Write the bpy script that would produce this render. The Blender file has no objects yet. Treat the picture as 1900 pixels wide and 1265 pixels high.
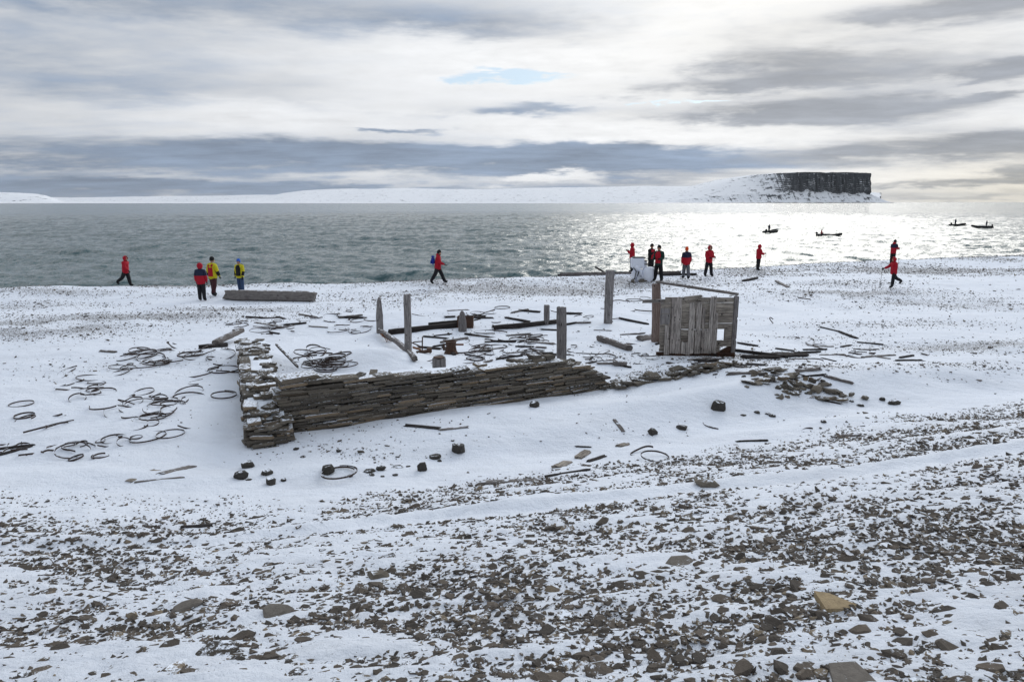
import bpy, bmesh, math, random
import numpy as np
from mathutils import Vector, Matrix, Quaternion, Euler

R = math.radians
random.seed(7)
rng = np.random.RandomState(11)
scene = bpy.context.scene
COL = scene.collection

# ------------------------------------------------------------------ camera
W0, H0, F0 = 1900.0, 1265.0, 1267.0        # photograph size and focal length in its pixels
HORIZON = 375.0
CAM = np.array([0.0, 0.0, 7.0])
PITCH = math.atan((H0 / 2 - HORIZON) / F0)
cam_data = bpy.data.cameras.new('camera')
cam_data.sensor_width = 36.0
cam_data.lens = 36.0 * F0 / W0
cam_data.clip_start = 0.1
cam_data.clip_end = 120000.0
cam = bpy.data.objects.new('camera', cam_data)
COL.objects.link(cam)
cam.location = CAM
cam.rotation_euler = (math.pi / 2 - PITCH, 0, 0)
scene.camera = cam

def raydir(px, py):
    a, b = (px - W0 / 2) / F0, (H0 / 2 - py) / F0
    c, s = math.cos(PITCH), math.sin(PITCH)
    d = np.array([a, c + b * s, -s + b * c])
    return d / np.linalg.norm(d)

def azel(px, py):
    d = raydir(px, py)
    return math.atan2(d[0], d[1]), math.asin(d[2])

# ------------------------------------------------------------------ world: overcast arctic sky with a veiled low sun
SUN_AZ, SUN_EL = R(22.0), R(26.0)
world = bpy.data.worlds.new('World')
scene.world = world
world.use_nodes = True

class NT:
    """tiny helper to wire shader nodes"""
    def __init__(self, nt):
        self.nt = nt
    def new(self, t, **kw):
        n = self.nt.nodes.new(t)
        for k, v in kw.items():
            setattr(n, k, v)
        return n
    def put(self, sock, v):
        if v is None:
            return
        if isinstance(v, bpy.types.NodeSocket):
            self.nt.links.new(v, sock)
        elif isinstance(v, (tuple, list)) and len(v) == 3 and sock.type == 'RGBA':
            sock.default_value = (*v, 1)
        else:
            sock.default_value = v
    def math(self, op, a, b=None, c=None, clamp=False):
        n = self.new('ShaderNodeMath', operation=op, use_clamp=clamp)
        for i, v in enumerate((a, b, c)):
            self.put(n.inputs[i], v)
        return n.outputs[0]
    def vmath(self, op, a, b=None, c=None):
        n = self.new('ShaderNodeVectorMath', operation=op)
        for i, v in enumerate((a, b, c)):
            self.put(n.inputs[i], v)
        return n.outputs['Value'] if op in ('DOT_PRODUCT', 'LENGTH', 'DISTANCE') else n.outputs[0]
    def noise(self, vec, scale, detail=4, rough=0.55, dist=0.0, lac=2.0, dim='3D'):
        n = self.new('ShaderNodeTexNoise', noise_dimensions=dim)
        self.put(n.inputs['Vector'], vec)
        n.inputs['Scale'].default_value = scale
        n.inputs['Detail'].default_value = detail
        n.inputs['Roughness'].default_value = rough
        n.inputs['Lacunarity'].default_value = lac
        n.inputs['Distortion'].default_value = dist
        return n.outputs['Fac']
    def ramp(self, v, lo, hi, smooth=True, a=0.0, b=1.0):
        n = self.new('ShaderNodeMapRange')
        n.interpolation_type = 'SMOOTHSTEP' if smooth else 'LINEAR'
        self.put(n.inputs[0], v)
        for i, q in enumerate((lo, hi, a, b)):
            self.put(n.inputs[1 + i], q)
        return n.outputs[0]
    def mix(self, f, a, b, mode='MIX'):
        n = self.new('ShaderNodeMix', data_type='RGBA', blend_type=mode)
        n.clamp_factor = True
        self.put(n.inputs[0], f)
        self.put(n.inputs[6], a)
        self.put(n.inputs[7], b)
        return n.outputs[2]
    def comb(self, x, y, z):
        n = self.new('ShaderNodeCombineXYZ')
        for i, v in enumerate((x, y, z)):
            self.put(n.inputs[i], v)
        return n.outputs[0]
    def sep(self, v):
        n = self.new('ShaderNodeSeparateXYZ')
        self.put(n.inputs[0], v)
        return n.outputs

def build_world():
    world.node_tree.nodes.clear()
    T = NT(world.node_tree)
    out = T.new('ShaderNodeOutputWorld')
    bg = T.new('ShaderNodeBackground')
    bg.inputs['Strength'].default_value = 0.1
    world.node_tree.links.new(bg.outputs[0], out.inputs[0])
    sky = T.new('ShaderNodeTexSky', sky_type='NISHITA', sun_disc=False)
    sky.sun_elevation = SUN_EL
    sky.sun_rotation = SUN_AZ
    co = T.new('ShaderNodeTexCoord').outputs['Generated']
    x, y, z = T.sep(co)
    az = T.math('ARCTAN2', x, y)
    zc = T.math('MAXIMUM', z, 0.0)
    el = T.math('ARCSINE', zc)
    # cloud deck coordinates: a plane overhead, so streaks crowd together towards the horizon
    inv = T.math('DIVIDE', 1.0, T.math('ADD', zc, 0.10))
    deck = T.comb(T.math('MULTIPLY', x, inv), T.math('MULTIPLY', y, inv), 0.0)
    n_big = T.noise(T.vmath('MULTIPLY', deck, (0.55, 1.0, 1)), 0.9, 3, 0.55, 0.0, dim='2D')
    n_mid = T.noise(T.vmath('MULTIPLY', deck, (0.6, 1.3, 1)), 2.1, 5, 0.60, 0.0, dim='2D')
    streak = T.noise(T.comb(T.math('MULTIPLY', az, 4.6), T.math('MULTIPLY', el, 32.0), 0.0), 1.0, 5, 0.62, 0.0, dim='2D')
    wisp = T.noise(T.comb(T.math('MULTIPLY', az, 15.0), T.math('MULTIPLY_ADD', el, 62.0, 31.0), 0.0), 1.0, 5, 0.6, 0.0, dim='2D')
    # warped azimuth / elevation for the named cloud banks
    wa = T.math('MULTIPLY_ADD', T.math('SUBTRACT', wisp, 0.5), 0.16, az)
    we0 = T.math('MULTIPLY_ADD', T.math('SUBTRACT', streak, 0.5), 0.034, el)
    we = T.math('MULTIPLY_ADD', T.math('SUBTRACT', wisp, 0.5), 0.016, we0)
    wv = T.comb(wa, we, 0.0)
    def banks(lst):
        acc = None
        for (px, py, rx, ry, wgt) in lst:
            a0, e0 = azel(px, py)
            sx, sy = F0 / rx, F0 / ry
            v = T.vmath('MULTIPLY_ADD', wv, (sx, sy, 0.0), (-a0 * sx, -e0 * sy, 0.0))
            g = T.math('POWER', 0.37, T.math('POWER', T.vmath('DOT_PRODUCT', v, v), 1.3))
            acc = T.math('MULTIPLY', g, wgt) if acc is None else T.math('MULTIPLY_ADD', g, wgt, acc)
        return acc
    grey = banks([
        (1580, 198, 190, 20, .75), (1390, 222, 260, 20, .55), (1310, 163, 150, 14, .42),
        (1730, 272, 190, 14, .62), (1890, 260, 110, 16, .5), (1730, 342, 120, 6, .6), (1900, 322, 45, 16, .7),
        (1880, 126, 75, 13, .7), (1815, 8, 150, 24, .75), (1570, 95, 230, 55, .65), (1420, 120, 160, 20, .35), (1500, 150, 160, 12, .4),
        (1520, 290, 230, 12, .42), (1830, 178, 60, 6, .5),
        (985, 60, 170, 26, .30), (1330, 330, 200, 8, .25), (1780, 365, 150, 6, .35), (1600, 245, 230, 10, .35)])
    blue = banks([
        (780, 287, 420, 20, .85), (1060, 290, 260, 22, .85), (520, 285, 200, 16, .45), (960, 315, 330, 16, .4),
        (1250, 305, 220, 16, .45), (180, 345, 340, 11, .75), (470, 347, 140, 8, .5), (130, 280, 260, 24, .45),
        (985, 202, 95, 11, .6), (720, 241, 75, 5, .75), (40, 80, 300, 130, .34), (450, 8, 650, 34, .45),
        (300, 312, 300, 14, .35), (650, 352, 420, 10, .40), (100, 365, 300, 6, .3)])
    lift = banks([
        (1290, 255, 330, 16, .6), (1000, 332, 90, 9, 1.0), (1400, 290, 240, 10, .35), (820, 110, 260, 46, .30),
        (600, 220, 330, 18, .35), (1640, 70, 170, 28, .4), (1080, 110, 230, 30, .45), (1150, 235, 240, 14, .4),
        (250, 205, 240, 24, .2), (1640, 322, 200, 10, .4), (1200, 40, 200, 30, .35)])
    gaps = banks([(945, 143, 95, 13, 1.0), (1275, 190, 80, 4, .8)])
    # general thickness of the deck
    d0 = T.math('MULTIPLY_ADD', T.math('SUBTRACT', n_big, 0.5), 0.75, 0.34)
    d1 = T.math('MULTIPLY_ADD', T.math('SUBTRACT', n_mid, 0.5), 0.48, d0)
    d2 = T.math('MULTIPLY_ADD', T.math('SUBTRACT', streak, 0.5), 0.45, d1)
    d2 = T.math('MULTIPLY_ADD', T.math('SUBTRACT', wisp, 0.5), 0.38, d2)
    low = T.math('MULTIPLY', T.ramp(el, 0.060, 0.004), T.ramp(az, 0.50, 0.20))
    d2 = T.math('MULTIPLY_ADD', low, 0.34, d2)
    texm = T.math('MULTIPLY_ADD', n_mid, 1.1, 0.45)
    g_mod = T.math('MULTIPLY', grey, texm)
    b_mod = T.math('MULTIPLY', blue, texm)
    dsum = T.math('ADD', T.math('ADD', d2, g_mod), b_mod)
    dsum = T.math('MULTIPLY_ADD', lift, -0.75, dsum)
    dens = T.math('MULTIPLY', T.ramp(dsum, 0.08, 1.15), 0.90)
    # light through the veil: strongest round the hidden sun
    S = (math.sin(SUN_AZ) * math.cos(SUN_EL), math.cos(SUN_AZ) * math.cos(SUN_EL), math.sin(SUN_EL))
    cosang = T.vmath('DOT_PRODUCT', co, S)
    glow = T.math('POWER', T.math('MAXIMUM', cosang, 0.0), 14.0)
    core = T.math('POWER', T.math('MAXIMUM', cosang, 0.0), 90.0)
    side = T.ramp(cosang, -0.6, 1.0, smooth=False)
    lum_v = T.math('MULTIPLY_ADD', side, 5.3, 3.8)
    lum_v = T.math('MULTIPLY_ADD', glow, 0.8, lum_v)
    lum_v = T.math('MULTIPLY_ADD', core, 0.5, lum_v)
    lum_v = T.math('MULTIPLY', lum_v, T.math('MULTIPLY_ADD', T.math('ADD', n_mid, wisp), 0.24, 0.75))
    veil_col = T.mix(glow, (0.955, 0.975, 1.005), (1.0, 0.98, 0.935))
    veil = T.vmath('SCALE', veil_col, None)
    world.node_tree.links.new(lum_v, veil.node.inputs['Scale'])
    lum_d = T.math('MULTIPLY_ADD', side, 2.0, 1.25)
    lum_d = T.math('MULTIPLY_ADD', glow, 0.55, lum_d)
    lum_d = T.math('MULTIPLY', lum_d, T.math('MULTIPLY_ADD', T.math('ADD', n_mid, streak), 0.75, 0.28))
    bfac = T.math('DIVIDE', b_mod, T.math('ADD', T.math('ADD', g_mod, b_mod), 0.10))
    bfac = T.math('MULTIPLY_ADD', T.math('SUBTRACT', 1.0, glow), 0.35, bfac, clamp=True)
    dark_col = T.mix(bfac, (0.94, 0.97, 1.04), (0.68, 0.90, 1.26))
    dark = T.vmath('SCALE', dark_col, None)
    world.node_tree.links.new(lum_d, dark.node.inputs['Scale'])
    cloud = T.mix(dens, veil, dark)
    # warm low strip on the sun side
    warm = T.math('MULTIPLY', T.ramp(el, 0.10, 0.0), T.ramp(az, 0.28, 0.75))
    cloud = T.mix(T.math('MULTIPLY', warm, 0.9), cloud, T.mix(1.0, cloud, (1.10, 0.99, 0.78), 'MULTIPLY'))
    # the deck is thinner overhead than towards the horizon
    zen = T.math('MULTIPLY_ADD', T.ramp(z, 0.25, 0.9), 0.25, 1.0)
    zn = T.vmath('SCALE', cloud, None)
    world.node_tree.links.new(zen, zn.node.inputs['Scale'])
    cloud = T.mix(T.ramp(z, 0.2, 0.8), cloud, T.mix(1.0, zn, (0.92, 0.99, 1.08), 'MULTIPLY'))
    gapm = T.math('MULTIPLY', T.ramp(gaps, 0.2, 0.6), T.ramp(wisp, 0.30, 0.5))
    skyc = T.mix(1.0, sky.outputs[0], (0.62, 0.78, 0.95), 'MULTIPLY')
    skyc = T.mix(0.62, skyc, (5.6, 7.0, 8.2))
    col = T.mix(T.math('MULTIPLY', gapm, 0.85), cloud, skyc)
    # below the horizon: a dim snow / water return
    col = T.mix(T.ramp(z, -0.02, 0.0), (3.2, 3.4, 3.6), col)
    T.put(bg.inputs['Color'], col)
build_world()
world.cycles.sampling_method = 'MANUAL'
world.cycles.sample_map_resolution = 512

sun_data = bpy.data.lights.new('sun', 'SUN')
sun_data.energy = 1.0
sun_data.angle = R(34.0)
sun_data.color = (1.0, 0.97, 0.92)
sun = bpy.data.objects.new('sun', sun_data)
COL.objects.link(sun)
SDIR = Vector((math.sin(SUN_AZ) * math.cos(SUN_EL), math.cos(SUN_AZ) * math.cos(SUN_EL), math.sin(SUN_EL)))
sun.rotation_euler = SDIR.to_track_quat('Z', 'Y').to_euler()
sun.location = (20, 40, 60)

vs = scene.view_settings
vs.view_transform = 'Standard'
vs.look = 'None'
vs.exposure = 0.12
vs.gamma = 1.0
vs.use_curve_mapping = False
scene.cycles.max_bounces = 4
scene.cycles.use_denoising = True
scene.cycles.sample_clamp_indirect = 6.0

# ------------------------------------------------------------------ helpers
def link(o, parent=None):
    COL.objects.link(o)
    if parent is not None:
        o.parent = parent
    return o

def tag(o, label, cat, group=None):
    o['label'] = label
    o['category'] = cat
    if group:
        o['group'] = group
    return o

def struct(o):
    o['kind'] = 'structure'
    return o

def empty(name, loc=(0, 0, 0), rz=0.0):
    o = bpy.data.objects.new(name, None)
    o.empty_display_size = 0.2
    o.location = loc
    o.rotation_euler = (0, 0, rz)
    return link(o)

def mesh_np(name, verts, faces, smooth=False):
    """verts (n,3) array, faces (m,k) array of equal arity"""
    me = bpy.data.meshes.new(name)
    verts = np.ascontiguousarray(verts, dtype=np.float32)
    faces = np.ascontiguousarray(faces, dtype=np.int32)
    m, k = faces.shape
    me.vertices.add(len(verts))
    me.vertices.foreach_set('co', verts.ravel())
    me.loops.add(m * k)
    me.loops.foreach_set('vertex_index', faces.ravel())
    me.polygons.add(m)
    me.polygons.foreach_set('loop_start', np.arange(0, m * k, k, dtype=np.int32))
    me.polygons.foreach_set('use_smooth', np.full(m, smooth))
    me.update(calc_edges=True)
    return me

def grid_faces(nr, nc):
    i = np.arange(nr - 1)[:, None] * nc + np.arange(nc - 1)[None, :]
    return np.stack([i, i + 1, i + nc + 1, i + nc], -1).reshape(-1, 4)

def obj(name, me, mat=None, parent=None):
    o = bpy.data.objects.new(name, me)
    if mat is not None and not me.materials:
        me.materials.append(mat)
    return link(o, parent)

def bm_mesh(name, bm, smooth=False):
    me = bpy.data.meshes.new(name)
    bm.normal_update()
    bm.to_mesh(me)
    bm.free()
    if smooth:
        for p in me.polygons:
            p.use_smooth = True
    return me

# lattice value noise, vectorised
_perm = np.random.RandomState(3).rand(256, 256)
def vnoise(x, y, seed=0):
    x = np.asarray(x, float) + seed * 17.31
    y = np.asarray(y, float) + seed * 9.77
    xi, yi = np.floor(x).astype(int), np.floor(y).astype(int)
    fx, fy = x - xi, y - yi
    fx, fy = fx * fx * (3 - 2 * fx), fy * fy * (3 - 2 * fy)
    a = _perm[xi & 255, yi & 255]
    b = _perm[(xi + 1) & 255, yi & 255]
    c = _perm[xi & 255, (yi + 1) & 255]
    d = _perm[(xi + 1) & 255, (yi + 1) & 255]
    return (a * (1 - fx) + b * fx) * (1 - fy) + (c * (1 - fx) + d * fx) * fy
def fbm(x, y, seed=0, oct=4, gain=0.5):
    s, amp, tot = 0.0, 1.0, 0.0
    for i in range(oct):
        s = s + amp * vnoise(np.asarray(x) * 2.03 ** i, np.asarray(y) * 2.03 ** i, seed + i)
        tot += amp
        amp *= gain
    return s / tot
def sstep(a, b, x):
    t = np.clip((np.asarray(x, float) - a) / (b - a), 0, 1)
    return t * t * (3 - 2 * t)

# ------------------------------------------------------------------ lie of the land
Z0 = 2.5                                            # height of the beach flat above the sea
def on_plane(px, py, z=Z0):
    d = raydir(px, py)
    t = (z - CAM[2]) / d[2]
    return CAM + d * t
_toe = np.array([on_plane(*p)[:2] for p in [(0, 905), (270, 925), (540, 945), (760, 920), (900, 897), (1300, 848), (1600, 795), (1900, 750)]])
_cre = np.array([on_plane(*p)[:2] for p in [(0, 537), (400, 528), (812, 521), (1000, 513), (1200, 505), (1400, 494), (1650, 483), (1900, 474)]])
_tx = np.linspace(-90, 130, 2201)
def _line(P, s0, s1, blur):
    y = np.interp(_tx, P[:, 0], P[:, 1])
    y = np.where(_tx < P[0, 0], P[0, 1] + (_tx - P[0, 0]) * s0, y)
    y = np.where(_tx > P[-1, 0], P[-1, 1] + (_tx - P[-1, 0]) * s1, y)
    k = np.ones(blur) / blur
    yp = np.pad(y, blur, mode='reflect', reflect_type='odd')
    return np.convolve(yp, k, 'same')[blur:-blur]
_toe_y = _line(_toe, -0.25, 0.55, 15)
_cre_y = _line(_cre, 0.12, 0.30, 60)
def toe(x):
    return np.interp(x, _tx, _toe_y)
def crest(x):
    return np.interp(x, _tx, _cre_y)

TRACK = [None]                                       # pale trodden track across the near slope, filled in below
MOUNDS = []                                          # (x, y, rx, ry, rot, height)
def ground_z(x, y, detail=True):
    x, y = np.asarray(x, float), np.asarray(y, float)
    s = toe(x) + 0.35 * (vnoise(x * 0.7, y * 0.2, 5) - 0.5) - y
    z = Z0 + 0.275 * (np.sqrt(s * s + 1.0) + s) / 2 - 0.275 * 0.02
    z = z - 0.16 * np.exp(-((s + 1.3) / 1.1) ** 2) + 0.12 * np.exp(-((s + 3.4) / 1.1) ** 2) * sstep(0.45, 0.65, vnoise(x * 0.25, y * 0.0 + 2.0, 9) + 0.1)
    if TRACK[0] is not None:
        ty = y - np.interp(x, TRACK[0][:, 0], TRACK[0][:, 1])
        z = z - 0.05 * np.exp(-((ty + 0.12) / 0.22) ** 2) + 0.05 * np.exp(-((ty - 0.22) / 0.14) ** 2)
    c = y - crest(x)
    z = z - 0.20 * (np.sqrt(c * c + 0.5) + c) / 2
    z = z + 0.10 * np.exp(-((c + 1.6) / 1.5) ** 2)
    flat = sstep(0.5, -2.5, s) * sstep(1.0, -2.0, c)
    z = z + flat * 0.07 * np.sin(c / 1.7 + 3.0 * vnoise(x * 0.06, y * 0.1, 8)) * sstep(-26, -14, c)
    z = z + flat * (0.48 * (fbm(x * 0.18, y * 0.16, 20, 3) - 0.5))
    for (mx, my, rx, ry, rot, h) in MOUNDS:
        dx, dy = x - mx, y - my
        u = (dx * math.cos(rot) + dy * math.sin(rot)) / rx
        v = (-dx * math.sin(rot) + dy * math.cos(rot)) / ry
        z = z + h * np.exp(-(u * u + v * v))
    if detail:
        near = sstep(22, 8, y)
        z = z + 0.11 * (fbm(x * 0.7 + y * 0.2, y * 1.3, 30, 3) - 0.5)
        fg = sstep(-0.5, 0.8, s)
        z = z + (0.012 + 0.062 * fg) * near * (fbm(x * 2.6 - y * 0.9, y * 6.5, 40, 3) - 0.5)
        z = z + 0.030 * fg * near * (fbm(x * 7.0, y * 15.0, 44, 2) - 0.5)
    return z

_T = np.concatenate([np.arange(1.5, 20, 0.02), np.arange(20, 160, 0.08)])
def at(px, py):
    return _at(px, py)
def _at(px, py):
    """point of the ground that the photograph shows at this pixel"""
    d = raydir(px, py)
    P = CAM[None, :] + d[None, :] * _T[:, None]
    below = P[:, 2] < ground_z(P[:, 0], P[:, 1])
    i = int(np.argmax(below)) if below.any() else len(_T) - 1
    p = P[i].copy()
    if p[1] > crest(p[0]) + 0.3:                    # over the crest: bring it back onto the beach
        j = int(np.argmax(P[:, 1] > crest(P[:, 0]) - 0.4))
        p = P[j].copy()
        p[2] = float(ground_z(p[0:1], p[1:2])[0])
    return p
def gz(x, y):
    return float(ground_z(np.array([x]), np.array([y]))[0])
def pxscale(P):
    """metres per photograph pixel at a point"""
    c, s = math.cos(PITCH), math.sin(PITCH)
    return float(((P[1] - CAM[1]) * c - (P[2] - CAM[2]) * s) / F0)
def up_at(px, py, P):
    """point above ground point P's depth plane (facing the camera) at this pixel"""
    d = raydir(px, py)
    t = P[1] / d[1]
    return CAM + d * t

TRACK[0] = np.array([at(*p)[:2] for p in [(-300, 1020), (200, 1008), (420, 1000), (560, 985), (800, 960), (1000, 938), (1300, 905), (1600, 872), (1900, 828), (2200, 780)]])
# ruin frame: corner A of the stone front wall, e1 along the front wall, e2 along the side wall
WA = on_plane(527, 803); WB = on_plane(1150, 712)
E1 = (WB - WA)[:2] / np.linalg.norm((WB - WA)[:2])
E2 = np.array([-E1[1], E1[0]])
ANG1 = math.atan2(E1[1], E1[0])
def ruin(u, v):
    return WA[:2] + E1 * u + E2 * v
def add_mound(px, py, rx, ry, rot, h):
    p = on_plane(px, py, Z0 + h * 0.6)
    MOUNDS.append((p[0], p[1], rx, ry, rot, h))
add_mound(690, 660, 1.5, 1.1, ANG1, 0.42)            # drift inside the ruin
add_mound(1215, 692, 1.5, 0.55, ANG1, 0.22)          # drift below the board shed
add_mound(900, 690, 3.2, 0.9, ANG1, 0.22)            # fill behind the front wall
add_mound(1300, 690, 1.6, 0.7, ANG1, 0.16)
add_mound(1460, 705, 1.5, 0.9, 0.1, 0.22)            # rubble heap
add_mound(430, 655, 1.2, 0.8, 0.2, 0.20)
add_mound(1280, 742, 2.6, 0.55, 0.35, 0.26)
add_mound(1000, 800, 2.0, 0.5, 0.35, 0.13)
add_mound(640, 862, 1.6, 0.35, 0.1, 0.10)
add_mound(1500, 790, 2.6, 0.5, 0.35, 0.16)
add_mound(1750, 690, 3.0, 0.9, 0.3, 0.18)
add_mound(250, 880, 2.0, 0.4, -0.1, 0.10)
add_mound(300, 870, 3.0, 0.6, 0.0, 0.06)

for _p, _rx, _ry in ((WA, 2.2, 1.6), (WB, 1.8, 1.2), (on_plane(840, 757), 2.0, 1.0)):   # the snow lies level along the foot of the front wall
    MOUNDS.append((_p[0], _p[1], _rx, _ry, ANG1, Z0 - gz(_p[0], _p[1])))

# where bare gravel shows through the snow on the beach: world-space ellipses
GRAVEL = []
for (px, py, rx, ry, w) in [(60, 612, 220, 22, .9), (260, 592, 260, 13, .85), (430, 577, 170, 9, .8), (60, 563, 180, 7, .6),
                            (930, 535, 300, 18, .8), (1180, 522, 200, 11, .8), (640, 560, 150, 12, .5), (1430, 505, 160, 8, .8),
                            (1700, 500, 260, 8, .9), (1580, 545, 200, 9, .8), (1780, 560, 220, 10, .7), (1650, 600, 240, 10, .5),
                            (1800, 645, 230, 12, .8), (1500, 625, 200, 10, .4), (1690, 690, 220, 10, .55), (1340, 668, 130, 10, .8),
                            (1480, 700, 120, 14, .8), (120, 548, 250, 5, .7), (1560, 530, 120, 6, .6), (640, 830, 130, 22, .25),
                            (880, 800, 300, 20, .16), (1230, 700, 130, 8, .9), (1330, 690, 120, 8, .8), (1150, 665, 100, 14, .3), (700, 525, 300, 4, .9), (330, 535, 260, 4, .7), (1850, 480, 200, 5, .9)]:
    p = on_plane(px, py)
    k = pxscale(p)
    GRAVEL.append((p[0], p[1], rx * k, ry * k * math.hypot(p[1], 4.5) / 4.5, w))
def gravel_density(x, y):
    x, y = np.asarray(x, float), np.asarray(y, float)
    s = toe(x) + 0.9 * (fbm(x * 0.9, y * 0.9, 60, 3) - 0.5) - y
    patch = fbm(x * 2.0 - y * 0.5, y * 5.0, 61, 4)
    fg = sstep(-0.15, 0.55, s) * (0.58 + 0.42 * sstep(0.38, 0.56, patch)) * (0.85 + 0.15 * sstep(0.35, 0.6, fbm(x * 0.6, y * 1.2, 63, 3)))
    leftthin = sstep(-1.0, -5.5, x) * sstep(2.4, 0.6, s)
    fg = fg * (1 - 0.55 * leftthin)
    ty = y - np.interp(x, TRACK[0][:, 0], TRACK[0][:, 1])
    fg = fg * (1 - np.exp(-(ty / ((0.30 + 0.018 * np.maximum(x, 0)) + 0.12 * vnoise(x * 1.6, y * 0.1, 66))) ** 6) * sstep(-4.5, -2.0, x))
    c = crest(x) - y
    b = np.zeros_like(x)
    for (gx, gy, rx, ry, w) in GRAVEL:
        b = np.maximum(b, w * np.exp(-(((x - gx) / rx) ** 2 + ((y - gy) / ry) ** 2) ** 1.5))
    n = fbm(x * 0.35, y * 0.8, 70, 4)
    b = 1.25 * b * sstep(0.25, 0.48, n) + 0.6 * sstep(1.8, 0.3, c) * sstep(0.3, 0.5, n) + 0.16 * sstep(0.55, 0.75, fbm(x * 0.18, y * 0.6, 75, 4))
    return np.clip(np.maximum(fg, b * sstep(0.6, -0.6, s)), 0, 1)

# ------------------------------------------------------------------ materials
MATS = {}
def mat(name):
    m = bpy.data.materials.new(name)
    m.use_nodes = True
    m.node_tree.nodes.clear()
    T = NT(m.node_tree)
    out = T.new('ShaderNodeOutputMaterial')
    b = T.new('ShaderNodeBsdfPrincipled')
    m.node_tree.links.new(b.outputs[0], out.inputs['Surface'])
    MATS[name] = m
    return m, T, b

def bump(T, b, h, strength, dist):
    n = T.new('ShaderNodeBump')
    n.inputs['Strength'].default_value = strength
    n.inputs['Distance'].default_value = dist
    T.put(n.inputs['Height'], h)
    T.put(b.inputs['Normal'], n.outputs[0])

SNOW = (0.80, 0.845, 0.92)
def make_ground_mat():
    m, T, b = mat('snow_ground')
    pos = T.new('ShaderNodeNewGeometry').outputs['Position']
    at_ = T.new('ShaderNodeAttribute', attribute_name='gravel').outputs['Fac']
    fine = T.noise(pos, 42, 4, 0.7)
    mid = T.noise(T.vmath('MULTIPLY', pos, (1, 1.7, 1)), 17, 5, 0.65)
    n_all = T.math('MULTIPLY_ADD', fine, 0.45, T.math('MULTIPLY', mid, 0.55))
    thr = T.ramp(at_, 0.0, 1.0, False, 0.70, 0.485)
    speck = T.math('MULTIPLY', T.ramp(T.math('SUBTRACT', n_all, thr), 0.0, 0.035), T.ramp(at_, 0.03, 0.22))
    var = T.noise(pos, 130, 3, 0.6)
    gcol = T.mix(var, (0.085, 0.078, 0.072), (0.20, 0.18, 0.16))
    big = T.noise(T.vmath('MULTIPLY', pos, (0.5, 1.2, 1)), 1.3, 4, 0.6)
    snow = T.mix(big, (0.76, 0.81, 0.90), (0.84, 0.875, 0.935))
    # a little grit sifted into thin snow
    thin = T.math('MULTIPLY', T.ramp(T.noise(pos, 5.0, 5, 0.65), 0.45, 0.75), 0.35)
    snow = T.mix(T.math('MULTIPLY', thin, T.ramp(at_, 0.0, 0.6)), snow, (0.42, 0.42, 0.44))
    crust = T.noise(T.vmath('MULTIPLY', pos, (0.6, 1.0, 1)), 1.1, 7, 0.66)
    snow = T.mix(T.math('MULTIPLY', T.ramp(crust, 0.48, 0.74), 0.42), snow, (0.56, 0.59, 0.65))
    T.put(b.inputs['Base Color'], T.mix(speck, snow, gcol))
    b.inputs['Roughness'].default_value = 0.75
    b.inputs['Specular IOR Level'].default_value = 0.25
    h = T.math('MULTIPLY_ADD', T.noise(pos, 22, 6, 0.7), 0.7, T.math('MULTIPLY', T.noise(T.vmath('MULTIPLY', pos, (0.8, 1.2, 1)), 4.0, 4, 0.55), 1.3))
    bump(T, b, h, 0.9, 0.05)
    return m
make_ground_mat()

def make_sea_mat():
    m, T, b = mat('sea_water')
    g = T.new('ShaderNodeNewGeometry')
    pos = g.outputs['Position']
    def slopes(scale, det, rough, amt):
        n = T.new('ShaderNodeTexNoise', noise_dimensions='2D')
        T.put(n.inputs['Vector'], T.vmath('MULTIPLY', pos, (0.75, 1.25, 1)))
        n.inputs['Scale'].default_value = scale
        n.inputs['Detail'].default_value = det
        n.inputs['Roughness'].default_value = rough
        return T.vmath('MULTIPLY', T.vmath('SUBTRACT', n.outputs['Color'], (0.5, 0.5, 0.5)), (amt, amt, 0.0))
    gust = T.ramp(T.noise(T.vmath('MULTIPLY', pos, (0.4, 1.0, 1)), 0.02, 4, 0.6, dim='2D'), 0.3, 0.7, True, 0.75, 1.2)
    sl = T.vmath('ADD', slopes(1.1, 4, 0.70, 0.85), slopes(4.5, 3, 0.65, 0.80))
    sl = T.vmath('ADD', sl, slopes(0.15, 5, 0.80, 0.42))
    sv = T.new('ShaderNodeVectorMath', operation='SCALE')
    T.put(sv.inputs[0], sl); T.put(sv.inputs['Scale'], gust)
    nn = T.vmath('NORMALIZE', T.vmath('ADD', g.outputs['Normal'], sv.outputs[0]))
    T.put(b.inputs['Normal'], nn)
    b.inputs['Base Color'].default_value = (0.018, 0.066, 0.072, 1)
    b.inputs['Roughness'].default_value = 0.13
    b.inputs['IOR'].default_value = 1.333
    return m
make_sea_mat()

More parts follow.
